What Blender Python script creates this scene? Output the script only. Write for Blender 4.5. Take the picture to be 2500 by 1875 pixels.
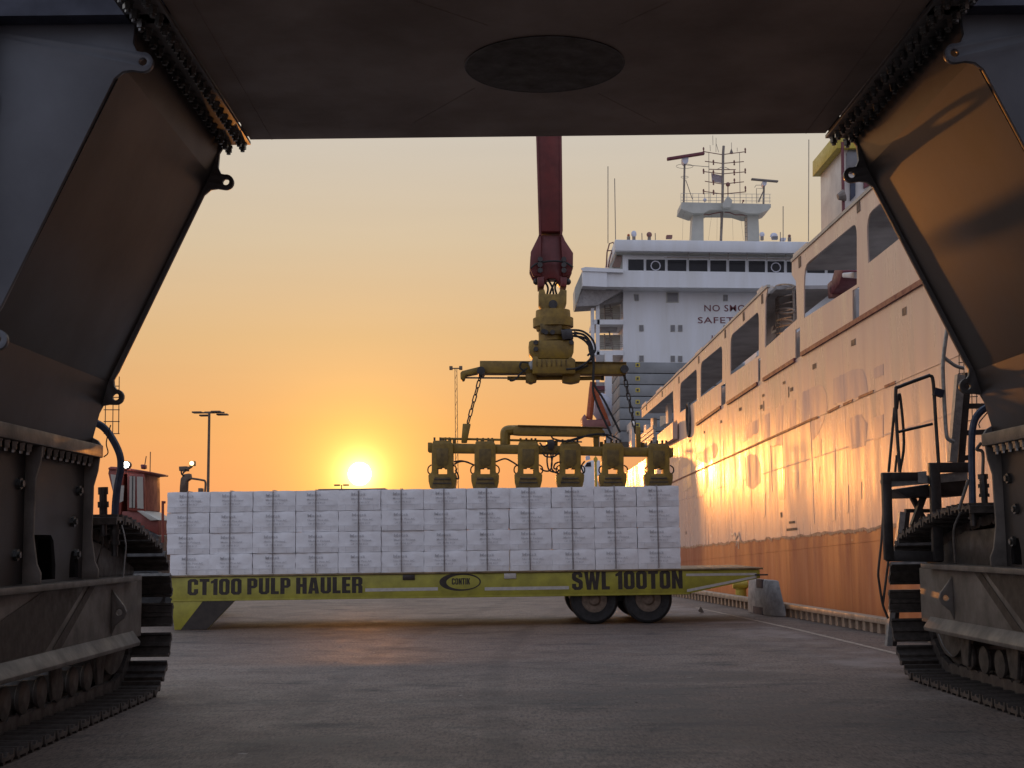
import bpy, bmesh, math, random
from mathutils import Vector as V, Matrix, geometry
random.seed(7)
SC = bpy.context.scene
COL = SC.collection
for o in list(bpy.data.objects): bpy.data.objects.remove(o)

# ------------------------------------------------------------------ camera
F = 3280.0; EYE = 1.66; ROLL = 0.0135
def unroll(px, py):
    x, y = px - 1250, 937.5 - py
    c, s = math.cos(ROLL), math.sin(ROLL)
    return (c*x + s*y)/F, (-s*x + c*y)/F
PITCH = -math.atan(unroll(1230, 1321)[1])
YAW = 0.0
def ray(px, py):
    u, v = unroll(px, py)
    y = math.cos(PITCH) - v*math.sin(PITCH); z = math.sin(PITCH) + v*math.cos(PITCH)
    return V((u*math.cos(YAW) + y*math.sin(YAW), -u*math.sin(YAW) + y*math.cos(YAW), z))
_d = ray(1230, 1321); YAW = -math.atan2(_d.x, _d.y)
CAMP = V((0, 0, EYE))
def P(px, py, Y): d = ray(px, py); return CAMP + d*(Y/d.y)
def PX(px, py, X): d = ray(px, py); return CAMP + d*(X/d.x)
def PZ(px, py, Z): d = ray(px, py); return CAMP + d*((Z - EYE)/d.z)
cam = bpy.data.cameras.new('camera'); camo = bpy.data.objects.new('camera', cam); COL.objects.link(camo)
cam.sensor_width = 36; cam.lens = 36*F/2500; cam.clip_start = 0.1; cam.clip_end = 6000
fw = (ray(1250, 937.5)).normalized(); r0 = (ray(1350, 937.5) - ray(1250, 937.5)).normalized(); up = r0.cross(fw)
camo.matrix_world = Matrix(((r0.x, up.x, -fw.x, 0), (r0.y, up.y, -fw.y, 0), (r0.z, up.z, -fw.z, EYE), (0, 0, 0, 1)))
SC.camera = camo

# ------------------------------------------------------------------ sky, sun, exposure
SUND = ray(878, 1157).normalized()
EL = math.asin(SUND.z); AZ = math.atan2(SUND.x, SUND.y)
W = bpy.data.worlds.new('World'); SC.world = W; W.use_nodes = True
nt = W.node_tree; nt.nodes.clear()
def N(t, typ, **k):
    n = t.nodes.new(typ)
    for a, b in k.items(): setattr(n, a, b)
    return n
def put(t, sock, v):
    if hasattr(v, 'is_output') or hasattr(v, 'links'): t.links.new(v, sock)
    else: sock.default_value = v
def mth(t, op, a, b=None, c=None, clamp=False):
    n = N(t, 'ShaderNodeMath', operation=op, use_clamp=clamp); put(t, n.inputs[0], a)
    if b is not None: put(t, n.inputs[1], b)
    if c is not None: put(t, n.inputs[2], c)
    return n.outputs[0]
def vmth(t, op, a, b=None, out=0):
    n = N(t, 'ShaderNodeVectorMath', operation=op); put(t, n.inputs[0], a)
    if b is not None: put(t, n.inputs[1], b)
    return n.outputs[out]
def ramp(t, fac, stops, interp='LINEAR'):
    n = N(t, 'ShaderNodeValToRGB'); n.color_ramp.interpolation = interp
    e = n.color_ramp.elements
    while len(e) < len(stops): e.new(0.5)
    for el, (p, c) in zip(e, stops): el.position = p; el.color = tuple(c) + (1,) if len(c) == 3 else c
    put(t, n.inputs[0], fac); return n.outputs[0]
def mixc(t, fac, a, b, blend='MIX'):
    n = N(t, 'ShaderNodeMix', data_type='RGBA', blend_type=blend); put(t, n.inputs[0], fac)
    put(t, n.inputs[6], a if not isinstance(a, tuple) else a + (1,)); put(t, n.inputs[7], b if not isinstance(b, tuple) else b + (1,))
    return n.outputs[2]
def maprange(t, v, a, b, c, d, typ='LINEAR'):
    n = N(t, 'ShaderNodeMapRange', interpolation_type=typ)
    for i, x in enumerate((v, a, b, c, d)): put(t, n.inputs[i], x)
    return n.outputs[0]
tc = N(nt, 'ShaderNodeTexCoord'); dirn = vmth(nt, 'NORMALIZE', tc.outputs['Generated'])
sep = N(nt, 'ShaderNodeSeparateXYZ'); nt.links.new(dirn, sep.inputs[0]); z = sep.outputs[2]
dt = vmth(nt, 'DOT_PRODUCT', dirn, tuple(SUND), out=1)
warm = ramp(nt, z, [(0.0, (.70, .255, .125)), (.035, (.70, .285, .115)), (.085, (.66, .325, .125)), (.15, (.58, .38, .195)), (.22, (.53, .43, .30)), (.30, (.505, .465, .405)), (.5, (.53, .54, .58)), (1, (.42, .49, .66))])
cool = ramp(nt, z, [(0.0, (.52, .45, .50)), (.1, (.53, .50, .56)), (.3, (.50, .53, .66)), (1, (.40, .48, .66))])
sky = mixc(nt, maprange(nt, dt, -0.6, 0.90, 0, 1, 'SMOOTHSTEP'), cool, warm)
ang = mth(nt, 'ARCCOSINE', mth(nt, 'MINIMUM', dt, 0.9999999))
def glow(scale, col, a):
    e = mth(nt, 'MULTIPLY', mth(nt, 'EXPONENT', mth(nt, 'MULTIPLY', ang, -1/scale)), a)
    n = N(nt, 'ShaderNodeVectorMath', operation='SCALE'); n.inputs[0].default_value = col; nt.links.new(e, n.inputs[3]); return n.outputs[0]
mpn = N(nt, 'ShaderNodeMapping'); nt.links.new(dirn, mpn.inputs[0]); mpn.inputs[3].default_value = (1.6, 1.6, 22)
cl = N(nt, 'ShaderNodeTexNoise'); cl.inputs['Scale'].default_value = 2.2; cl.inputs['Detail'].default_value = 5; nt.links.new(mpn.outputs[0], cl.inputs[0])
veil = N(nt, 'ShaderNodeVectorMath', operation='SCALE'); nt.links.new(sky, veil.inputs[0]); nt.links.new(maprange(nt, cl.outputs[0], .3, .7, .988, 1.012), veil.inputs[3]); sky = veil.outputs[0]
tot = vmth(nt, 'ADD', sky, glow(.09, (.30, .17, .0), .35))
tot = vmth(nt, 'ADD', tot, glow(.024, (.9, .56, .05), 1.35))
tot = vmth(nt, 'ADD', tot, glow(.006, (1., .8, .35), 5.0))
disc = maprange(nt, ang, .0078, .0086, 30.0, 0.0, 'SMOOTHSTEP')
n = N(nt, 'ShaderNodeVectorMath', operation='SCALE'); n.inputs[0].default_value = (1, .86, .6); nt.links.new(disc, n.inputs[3])
tot = vmth(nt, 'ADD', tot, n.outputs[0])
nish = N(nt, 'ShaderNodeTexSky', sky_type='NISHITA', sun_disc=False, sun_elevation=EL, sun_rotation=AZ, dust_density=3.0, air_density=1.2)
n = N(nt, 'ShaderNodeVectorMath', operation='SCALE'); nt.links.new(nish.outputs[0], n.inputs[0]); n.inputs[3].default_value = .004
tot = vmth(nt, 'ADD', tot, n.outputs[0])
bg = N(nt, 'ShaderNodeBackground'); bg.inputs[1].default_value = 1.0; nt.links.new(tot, bg.inputs[0])
wo = N(nt, 'ShaderNodeOutputWorld'); nt.links.new(bg.outputs[0], wo.inputs[0])
sl = bpy.data.lights.new('sun', 'SUN'); sl.energy = 0.25; sl.angle = math.radians(.6); sl.color = (1, .35, .06)
so = bpy.data.objects.new('sun', sl); COL.objects.link(so); so.rotation_euler = (-SUND).to_track_quat('-Z', 'Y').to_euler(); so.location = (-20, 60, 40)
vs = SC.view_settings; vs.view_transform = 'Standard'; vs.look = 'None'; vs.gamma = 1; vs.use_curve_mapping = False; vs.exposure = 0.22
SC.cycles.sample_clamp_indirect = 6; SC.cycles.max_bounces = 6

# ------------------------------------------------------------------ materials
MATS = {}
def mat(name, col, rough=.5, metal=0., var=.25, scale=6., bump=0., bscale=40., col2=None, rvar=.12, stretch=None, spec=.5, emit=None, alpha=None):
    m = bpy.data.materials.new(name); m.use_nodes = True; t = m.node_tree; b = t.nodes['Principled BSDF']
    tcn = N(t, 'ShaderNodeTexCoord'); vec = tcn.outputs['Object']
    if stretch:
        mp = N(t, 'ShaderNodeMapping'); t.links.new(vec, mp.inputs[0]); mp.inputs[3].default_value = stretch; vec = mp.outputs[0]
    n1 = N(t, 'ShaderNodeTexNoise'); n1.inputs['Scale'].default_value = scale; n1.inputs['Detail'].default_value = 6; n1.inputs['Roughness'].default_value = .62; t.links.new(vec, n1.inputs[0])
    c2 = col2 or tuple(max(0, c*(1-var)) for c in col); c1 = tuple(min(1, c*(1+var*.5)) for c in col) if not col2 else col
    t.links.new(ramp(t, n1.outputs[0], [(.32, c2), (.66, c1)]), b.inputs['Base Color'])
    t.links.new(maprange(t, n1.outputs[0], .3, .7, rough+rvar, max(.05, rough-rvar)), b.inputs['Roughness'])
    b.inputs['Metallic'].default_value = metal; b.inputs['Specular IOR Level'].default_value = spec
    if bump:
        n2 = N(t, 'ShaderNodeTexNoise'); n2.inputs['Scale'].default_value = bscale; n2.inputs['Detail'].default_value = 4; t.links.new(vec, n2.inputs[0])
        bp = N(t, 'ShaderNodeBump'); bp.inputs['Strength'].default_value = 1; bp.inputs['Distance'].default_value = bump; t.links.new(n2.outputs[0], bp.inputs['Height']); t.links.new(bp.outputs[0], b.inputs['Normal'])
    if emit: b.inputs['Emission Color'].default_value = emit[:3] + (1,); b.inputs['Emission Strength'].default_value = emit[3]
    MATS[name] = m; return m
black = mat('black_paint', (.095, .087, .084), .42, 0, .3, 1.2, .0008, 5, rvar=.06)
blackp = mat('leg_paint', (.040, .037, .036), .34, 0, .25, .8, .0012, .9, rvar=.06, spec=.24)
endsky = mat('end_plate_sky_tint', (.105, .115, .135), .40, 0, .2, 1.2, .0008, 5, rvar=.06)  # the blue sky reflected by the end plates is put into this colour
deckhaze = mat('deck_haze_tint', (.27, .205, .168), .55, 0, .25, .9, .002, 3)  # dark underside lightened: glare haze is mixed into its base colour
frame_m = mat('track_frame_paint', (.165, .145, .125), .5, 0, .4, 3, .002, 30)
dust = mat('dusty_steel', (.10, .087, .075), .62, .2, .5, 6, .003, 40)
shoe_m = mat('shoe_steel', (.095, .082, .072), .5, .3, .5, 9, .003, 50)
boltm = mat('bolt_steel', (.22, .22, .21), .32, .9, .3, 20)
rubber = mat('rubber', (.022, .021, .02), .65, 0, .4, 8, .003, 60)
hose_m = mat('blue_hose', (.035, .06, .12), .5, 0, .3, 12)
galv = mat('galvanised', (.38, .39, .38), .45, .5, .3, 14, .0008, 60)
darkst = mat('dark_steel', (.055, .05, .048), .45, .3, .4, 7)
redb = mat('red_boom_paint', (.145, .022, .02), .42, 0, .3, 3, .001, 20)
yel = mat('machine_yellow', (.30, .185, .022), .5, 0, .45, 7, .002, 40, col2=(.17, .105, .02))
yeld = mat('worn_yellow', (.20, .125, .025), .6, 0, .5, 9, .003, 50, col2=(.09, .06, .02))
trail = mat('trailer_lime', (.40, .355, .04), .45, 0, .25, 3.5, .001, 20, col2=(.26, .23, .03))
decal = mat('black_decal', (.035, .025, .018), .5, 0, .3, 9)
stripe = mat('reflective_tape', (.52, .48, .42), .4, 0, .15, 12)
paper = mat('pulp_wrap', (.86, .845, .84), .75, 0, .09, 2.2, .012, 7)
ink = mat('print_ink', (.60, .585, .59), .8, 0, .2, 30)
wire = mat('baling_wire', (.24, .21, .205), .55, .4, .3, 20)
rim_m = mat('rim_paint', (.19, .14, .10), .6, .2, .4, 12)
concrete = mat('concrete', (.42, .40, .38), .85, 0, .35, 5, .006, 30)
white = mat('ship_white', (.74, .75, .77), .45, 0, .12, 1.1, 0, 5, stretch=(1, 1, .12), col2=(.66, .655, .64))
cream = mat('mast_cream', (.46, .45, .39), .5, 0, .12, 1)
glassd = mat('dark_glass', (.022, .022, .026), .12, 0, .2, 2, rvar=.04, spec=.2)
port = mat('porthole_glass', (.17, .165, .17), .2, 0, .2, 2, rvar=.05)
txt_red = mat('dark_red_paint', (.16, .035, .045), .5, 0, .2, 6)
hatchg = mat('hatch_grey', (.235, .24, .24), .6, 0, .2, .8, .004, 3)
yplate = mat('yellow_marking', (.55, .43, .06), .5, 0, .2, 8)
inner = mat('deck_grey', (.36, .345, .335), .6, 0, .3, 1)
navy = mat('navy_paint', (.03, .035, .06), .5, 0, .3, 3)
mastm = mat('mast_steel', (.24, .20, .17), .55, .1, .3, 3)
brown = mat('antenna_red', (.23, .10, .08), .55, 0, .3, 3)
radarw = mat('radar_white', (.60, .60, .66), .4, 0, .1, 3)
cabred = mat('cab_red', (.22, .045, .03), .45, 0, .3, 4)
window = mat('cab_glass', (.35, .33, .28), .1, 0, .1, 2, rvar=.03)
pole_m = mat('pole_steel', (.15, .11, .08), .6, .3, .3, 3)
lampon = mat('lit_lamp', (.9, .9, .9), .3, emit=(1, .93, .85, 22.))
lampy = mat('lit_beacon', (.9, .8, .5), .3, emit=(1, .75, .35, 3.))
shed = mat('shed_wall', (.20, .16, .15), .7, 0, .2, .1)
linew = mat('worn_line_paint', (.50, .43, .34), .8, 0, .6, 9, .002, 60, col2=(.20, .17, .14))
kerbm = mat('kerb_steel', (.42, .33, .24), .5, .1, .35, 5, .003, 30)
scrap = mat('paper_scrap', (.6, .58, .56), .8)
orangep = mat('safety_orange', (.45, .10, .03), .5)
pinkm = mat('faded_red', (.36, .15, .13), .55, 0, .25, 2)
hoistw = mat('hoist_white', (.62, .56, .50), .45, 0, .15, 1.5)

def asphalt():
    m = bpy.data.materials.new('asphalt'); m.use_nodes = True; t = m.node_tree; b = t.nodes['Principled BSDF']
    vec = N(t, 'ShaderNodeTexCoord').outputs['Object']
    def noise(s, d=5, r=.6, v=vec, dist=0):
        n = N(t, 'ShaderNodeTexNoise'); n.inputs['Scale'].default_value = s; n.inputs['Detail'].default_value = d; n.inputs['Roughness'].default_value = r; n.inputs['Distortion'].default_value = dist; t.links.new(v, n.inputs[0]); return n.outputs[0]
    def mapped(sc, rz):
        mp = N(t, 'ShaderNodeMapping'); t.links.new(vec, mp.inputs[0]); mp.inputs[3].default_value = sc; mp.inputs[2].default_value = (0, 0, rz); return mp.outputs[0]
    big = noise(.30, 6, .62); blot = noise(1.3, 8, .72, vec, .4); grain = noise(1, 5, .8, mapped((36, 8, 30), 0)); smear = noise(1.0, 7, .7, mapped((.6, 1.2, 1), .25)); wear = noise(.8, 8, .7, mapped((.8, 1, 1), -.35))
    c = ramp(t, big, [(.30, (.110, .080, .064)), (.50, (.165, .122, .097)), (.72, (.22, .166, .133))])
    c = mixc(t, maprange(t, blot, .52, .70, 0, .5), c, (.21, .17, .143))
    c = mixc(t, maprange(t, wear, .55, .68, 0, .55), c, (.235, .195, .168))
    c = mixc(t, maprange(t, smear, .46, .36, 0, .85), c, (.030, .027, .027))
    g2 = noise(1, 6, .8, mapped((13, 4, 13), .1))
    c = mixc(t, maprange(t, g2, .48, .34, 0, .7), c, (.030, .026, .025))
    c = mixc(t, maprange(t, g2, .56, .70, 0, .5), c, (.24, .21, .19))
    c = mixc(t, maprange(t, grain, .50, .36, 0, .85), c, (.020, .016, .014))
    c = mixc(t, maprange(t, grain, .54, .68, 0, .62), c, (.30, .24, .20))
    sx = N(t, 'ShaderNodeSeparateXYZ'); t.links.new(vec, sx.inputs[0])
    dl = mth(t, 'SUBTRACT', sx.outputs[0], mth(t, 'SUBTRACT', 6.84, mth(t, 'MULTIPLY', sx.outputs[1], .067)))     # metres from the painted line
    band = mth(t, 'MULTIPLY', maprange(t, dl, -1.7, -.9, 0, 1, 'SMOOTHSTEP'), maprange(t, dl, -.35, .1, 1, 0, 'SMOOTHSTEP'))
    c = mixc(t, mth(t, 'MULTIPLY', band, maprange(t, wear, .44, .62, .05, .85)), c, (.27, .235, .215))
    def spot(x, y, rx, ry):
        a = mth(t, 'MULTIPLY', mth(t, 'SUBTRACT', sx.outputs[0], x), 1/rx); d = mth(t, 'MULTIPLY', mth(t, 'SUBTRACT', sx.outputs[1], y), 1/ry)
        return maprange(t, mth(t, 'ADD', mth(t, 'MULTIPLY', a, a), mth(t, 'MULTIPLY', d, d)), .2, 1, 1, 0, 'SMOOTHSTEP')
    oil = mth(t, 'MAXIMUM', mth(t, 'MAXIMUM', spot(2.6, 12.6, 2.0, 2.4), spot(1.9, 14.6, 2.6, 1.2)), mth(t, 'MAXIMUM', spot(2.2, 16.6, 1.6, .9), spot(-1.6, 11.4, 1.0, .7)))
    c = mixc(t, mth(t, 'MULTIPLY', oil, maprange(t, blot, .42, .62, .1, .85)), c, (.026, .022, .021))
    lx = mth(t, 'ABSOLUTE', mth(t, 'SUBTRACT', mth(t, 'ABSOLUTE', mth(t, 'SUBTRACT', mth(t, 'ADD', sx.outputs[0], mth(t, 'MULTIPLY', mth(t, 'SINE', mth(t, 'MULTIPLY', sx.outputs[1], .10)), 1.3)), .2)), .95))
    c = mixc(t, mth(t, 'MULTIPLY', maprange(t, lx, .08, .22, 1, 0, 'SMOOTHSTEP'), maprange(t, smear, .40, .60, .0, .5)), c, (.034, .028, .026))
    vo = N(t, 'ShaderNodeTexVoronoi'); vo.feature = 'DISTANCE_TO_EDGE'; vo.inputs['Scale'].default_value = .22
    wv = N(t, 'ShaderNodeVectorMath', operation='ADD'); t.links.new(vec, wv.inputs[0])
    nn = N(t, 'ShaderNodeTexNoise'); nn.inputs['Scale'].default_value = 1.5; nn.inputs['Detail'].default_value = 5; t.links.new(vec, nn.inputs[0])
    sc_ = N(t, 'ShaderNodeVectorMath', operation='SCALE'); t.links.new(nn.outputs[1], sc_.inputs[0]); sc_.inputs[3].default_value = 1.6; t.links.new(sc_.outputs[0], wv.inputs[1]); t.links.new(wv.outputs[0], vo.inputs[0])
    crack = mth(t, 'MULTIPLY', maprange(t, vo.outputs['Distance'], .0035, .0, 0, 1), maprange(t, big, .45, .6, 0, 1))
    c = mixc(t, mth(t, 'MULTIPLY', crack, .7), c, (.018, .016, .016))
    t.links.new(c, b.inputs['Base Color'])
    t.links.new(maprange(t, blot, .3, .7, .70, .50), b.inputs['Roughness']); b.inputs['Specular IOR Level'].default_value = .34
    h = mth(t, 'SUBTRACT', mth(t, 'MULTIPLY', grain, .010), mth(t, 'MULTIPLY', crack, .01))
    bp = N(t, 'ShaderNodeBump'); bp.inputs['Distance'].default_value = 1; bp.inputs['Strength'].default_value = .55; t.links.new(h, bp.inputs['Height']); t.links.new(bp.outputs[0], b.inputs['Normal'])
    return m
asph = asphalt()

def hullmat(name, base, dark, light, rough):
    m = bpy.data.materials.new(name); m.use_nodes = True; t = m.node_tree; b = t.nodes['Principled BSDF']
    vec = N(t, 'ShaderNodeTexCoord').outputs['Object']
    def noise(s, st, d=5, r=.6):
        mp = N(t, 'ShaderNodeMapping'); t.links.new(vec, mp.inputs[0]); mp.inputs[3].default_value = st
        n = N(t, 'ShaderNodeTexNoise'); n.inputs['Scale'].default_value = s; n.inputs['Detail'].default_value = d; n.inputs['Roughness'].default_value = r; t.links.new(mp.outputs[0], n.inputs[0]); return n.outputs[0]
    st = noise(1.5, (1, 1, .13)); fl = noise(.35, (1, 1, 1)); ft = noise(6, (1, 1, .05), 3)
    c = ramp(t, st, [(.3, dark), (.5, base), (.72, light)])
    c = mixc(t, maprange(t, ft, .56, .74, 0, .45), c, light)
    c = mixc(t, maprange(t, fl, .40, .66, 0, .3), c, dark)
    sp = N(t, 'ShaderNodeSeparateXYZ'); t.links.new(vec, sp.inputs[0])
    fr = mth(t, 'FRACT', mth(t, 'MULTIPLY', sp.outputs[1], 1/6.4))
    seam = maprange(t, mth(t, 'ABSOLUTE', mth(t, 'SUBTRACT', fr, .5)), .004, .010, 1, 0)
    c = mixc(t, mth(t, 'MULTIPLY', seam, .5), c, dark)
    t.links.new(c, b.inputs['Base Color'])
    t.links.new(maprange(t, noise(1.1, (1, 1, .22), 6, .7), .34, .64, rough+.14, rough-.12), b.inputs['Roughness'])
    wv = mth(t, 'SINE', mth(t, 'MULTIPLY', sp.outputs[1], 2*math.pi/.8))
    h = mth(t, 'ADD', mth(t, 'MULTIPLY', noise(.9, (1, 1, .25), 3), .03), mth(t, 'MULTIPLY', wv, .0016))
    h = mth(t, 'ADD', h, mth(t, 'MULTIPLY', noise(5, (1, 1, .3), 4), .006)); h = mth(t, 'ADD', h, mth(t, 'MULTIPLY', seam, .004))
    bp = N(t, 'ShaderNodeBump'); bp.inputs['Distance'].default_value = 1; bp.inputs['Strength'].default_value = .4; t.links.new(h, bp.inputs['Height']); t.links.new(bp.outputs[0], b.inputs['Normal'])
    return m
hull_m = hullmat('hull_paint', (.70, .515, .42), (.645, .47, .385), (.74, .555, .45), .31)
boot_m = hullmat('boot_paint', (.45, .14, .065), (.36, .11, .05), (.50, .19, .10), .55)
patchm = hullmat('overpaint', (.59, .445, .40), (.55, .415, .375), (.63, .475, .42), .42)
goldm = hullmat('glossy_overpaint', (.70, .55, .44), (.64, .50, .40), (.75, .60, .48), .31)

glossm = hullmat('glint_overpaint', (.70, .55, .44), (.64, .50, .40), (.75, .60, .48), .22)  # smoother copy for hull patches added to strengthen the sun's glint

# ------------------------------------------------------------------ mesh helpers
class MB:
    def __init__(s): s.v = []; s.f = []
    def add(s, vs, fs):
        o = len(s.v); s.v += [V(p) for p in vs]; s.f += [tuple(i+o for i in f) for f in fs]; return s
    def hexa(s, p): return s.add(p, [(0, 3, 2, 1), (4, 5, 6, 7), (0, 1, 5, 4), (1, 2, 6, 5), (2, 3, 7, 6), (3, 0, 4, 7)])
    def box(s, x0, x1, y0, y1, z0, z1): return s.hexa([(x0, y0, z0), (x1, y0, z0), (x1, y1, z0), (x0, y1, z0), (x0, y0, z1), (x1, y0, z1), (x1, y1, z1), (x0, y1, z1)])
    def prism(s, pts, vec):
        pts = [V(p) for p in pts]; vec = V(vec); k = len(pts)
        return s.add(pts + [p+vec for p in pts], [tuple(range(k))[::-1], tuple(range(k, 2*k))] + [(i, (i+1) % k, k+(i+1) % k, k+i) for i in range(k)])
    def plate(s, outer, holes, vec):
        loops = [[V(p) for p in outer]] + [[V(p) for p in h] for h in holes]; vec = V(vec)
        allp = [p for l in loops for p in l]; k = len(allp)
        tri = geometry.tessellate_polygon(loops)
        fs = [tuple(t) for t in tri] + [tuple(i+k for i in t)[::-1] for t in tri]
        o = 0
        for l in loops:
            m = len(l); fs += [(o+i, o+(i+1) % m, k+o+(i+1) % m, k+o+i) for i in range(m)]; o += m
        return s.add(allp + [p+vec for p in allp], fs)
    def cyl(s, p0, p1, r0, r1=None, n=12, caps=True):
        p0, p1 = V(p0), V(p1); r1 = r0 if r1 is None else r1; d = (p1-p0).normalized()
        a = d.orthogonal().normalized(); b = d.cross(a); vs = []
        for p, r in ((p0, r0), (p1, r1)):
            for i in range(n): t = 2*math.pi*i/n; vs.append(p + (a*math.cos(t)+b*math.sin(t))*r)
        fs = [(i, (i+1) % n, n+(i+1) % n, n+i) for i in range(n)]
        if caps: fs += [tuple(range(n))[::-1], tuple(range(n, 2*n))]
        return s.add(vs, fs)
    def tube(s, pts, r, n=8):
        pts = [V(p) for p in pts]; vs = []; fs = []; a = None
        for i, p in enumerate(pts):
            d = (pts[min(i+1, len(pts)-1)] - pts[max(i-1, 0)]).normalized()
            a = d.orthogonal().normalized() if a is None else (a - d*a.dot(d)).normalized()
            b = d.cross(a)
            for j in range(n): t = 2*math.pi*j/n; vs.append(p + (a*math.cos(t)+b*math.sin(t))*r)
        for i in range(len(pts)-1): fs += [(i*n+j, i*n+(j+1) % n, (i+1)*n+(j+1) % n, (i+1)*n+j) for j in range(n)]
        m = (len(pts)-1)*n; fs += [tuple(range(n))[::-1], tuple(range(m, m+n))]
        return s.add(vs, fs)
    def lathe(s, c, axis, prof, n=24, caps=True):
        c = V(c); d = V(axis).normalized(); a = d.orthogonal().normalized(); b = d.cross(a); vs = []; fs = []
        for r, h in prof:
            for j in range(n): t = 2*math.pi*j/n; vs.append(c + d*h + (a*math.cos(t)+b*math.sin(t))*r)
        for i in range(len(prof)-1): fs += [(i*n+j, i*n+(j+1) % n, (i+1)*n+(j+1) % n, (i+1)*n+j) for j in range(n)]
        m = (len(prof)-1)*n
        if caps: fs += [tuple(range(n))[::-1], tuple(range(m, m+n))]
        return s.add(vs, fs)
    def ball(s, c, r, sz=1, n=10):
        prof = [(max(.001, r*math.sin(math.pi*i/6)), -r*sz*math.cos(math.pi*i/6)) for i in range(7)]
        return s.lathe(c, (0, 0, 1), prof, n)
    def bar(s, p0, p1, w, h, upv=(0, 0, 1)):
        p0, p1 = V(p0), V(p1); d = (p1-p0).normalized(); x = d.cross(V(upv)).normalized()*w/2; y = x.cross(d).normalized()*h/2
        return s.hexa([p0-x-y, p0+x-y, p0+x+y, p0-x+y, p1-x-y, p1+x-y, p1+x+y, p1-x+y])
    def mesh(s, name, m, bevel=0, seg=2):
        me = bpy.data.meshes.new(name); me.from_pydata([tuple(p) for p in s.v], [], s.f)
        bm = bmesh.new(); bm.from_mesh(me)
        bmesh.ops.recalc_face_normals(bm, faces=bm.faces)
        if bevel:
            es = [e for e in bm.edges if len(e.link_faces) == 2 and e.calc_face_angle(0) > .6]
            bmesh.ops.bevel(bm, geom=es, offset=bevel, segments=seg, profile=.5, affect='EDGES', clamp_overlap=True)
        bm.to_mesh(me); bm.free()
        for p in me.polygons: p.use_smooth = True
        me.set_sharp_from_angle(angle=math.radians(32)); me.materials.append(m); return me
    def build(s, name, m, parent=None, bevel=0, label=None, **k): return link(name, s.mesh(name, m, bevel), parent, label, **k)
def link(name, me, parent=None, label=None, mw=None, **k):
    o = bpy.data.objects.new(name, me); COL.objects.link(o)
    if parent: o.parent = parent; o.matrix_parent_inverse = WM(parent).inverted()
    if mw is not None: o.matrix_basis = mw
    if label: o['label'] = label
    for a, b in k.items(): o[a] = b
    return o
def WM(o):
    m = o.matrix_basis.copy()
    if o.parent: m = WM(o.parent) @ o.matrix_parent_inverse @ m
    return m
def thing(name, label, cat, loc=(0, 0, 0), group=None):
    o = bpy.data.objects.new(name, None); COL.objects.link(o); o.location = loc; o.empty_display_size = .2
    o['label'] = label; o['category'] = cat
    if group: o['group'] = group
    return o
def arc(c, r, a0, a1, n=8):
    return [(c[0]+r*math.cos(math.radians(a0+(a1-a0)*i/n)), c[1]+r*math.sin(math.radians(a0+(a1-a0)*i/n))) for i in range(n+1)]
def circ(c, r, n=16): return arc(c, r, 0, 360-360/n, n-1)
def bez(a, b, c, d, n=10):
    a, b, c, d = V(a), V(b), V(c), V(d); return [a*(1-t)**3+b*3*t*(1-t)**2+c*3*t*t*(1-t)+d*t**3 for t in [i/n for i in range(n+1)]]
def cat(pts, n=5):
    pts = [V(p) for p in pts]; q = [pts[0]*2-pts[1]] + pts + [pts[-1]*2-pts[-2]]; out = []
    for i in range(1, len(q)-2):
        for j in range(n):
            t = j/n; a, b, c, d = q[i-1], q[i], q[i+1], q[i+2]
            out.append(.5*((2*b)+(c-a)*t+(2*a-5*b+4*c-d)*t*t+(3*b-a-3*c+d)*t**3))
    out.append(pts[-1]); return out
_txt = {}
def textmesh(s, bold=0.0, shear=0, spacing=1.0, res=3):
    c = bpy.data.curves.new('lettering', 'FONT'); c.body = s; c.offset = bold; c.resolution_u = res; c.fill_mode = 'FRONT'; c.shear = shear; c.space_character = spacing; c.align_x = 'LEFT'
    o = bpy.data.objects.new('lettering', c); COL.objects.link(o); dg = bpy.context.evaluated_depsgraph_get()
    me = bpy.data.meshes.new_from_object(o.evaluated_get(dg)); bpy.data.objects.remove(o); return me
def _r(x0, y0, x1, y1, c=.06): return [(x0+c, y0), (x1-c, y0), (x1, y0+c), (x1, y1-c), (x1-c, y1), (x0+c, y1), (x0, y1-c), (x0, y0+c)]
def _b(x0, y0, x1, y1): return [(x0, y0), (x1, y0), (x1, y1), (x0, y1)]
_O = ([_r(0, 0, .5, 1, .12)], [_r(.19, .17, .31, .83, .04)])
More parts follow.
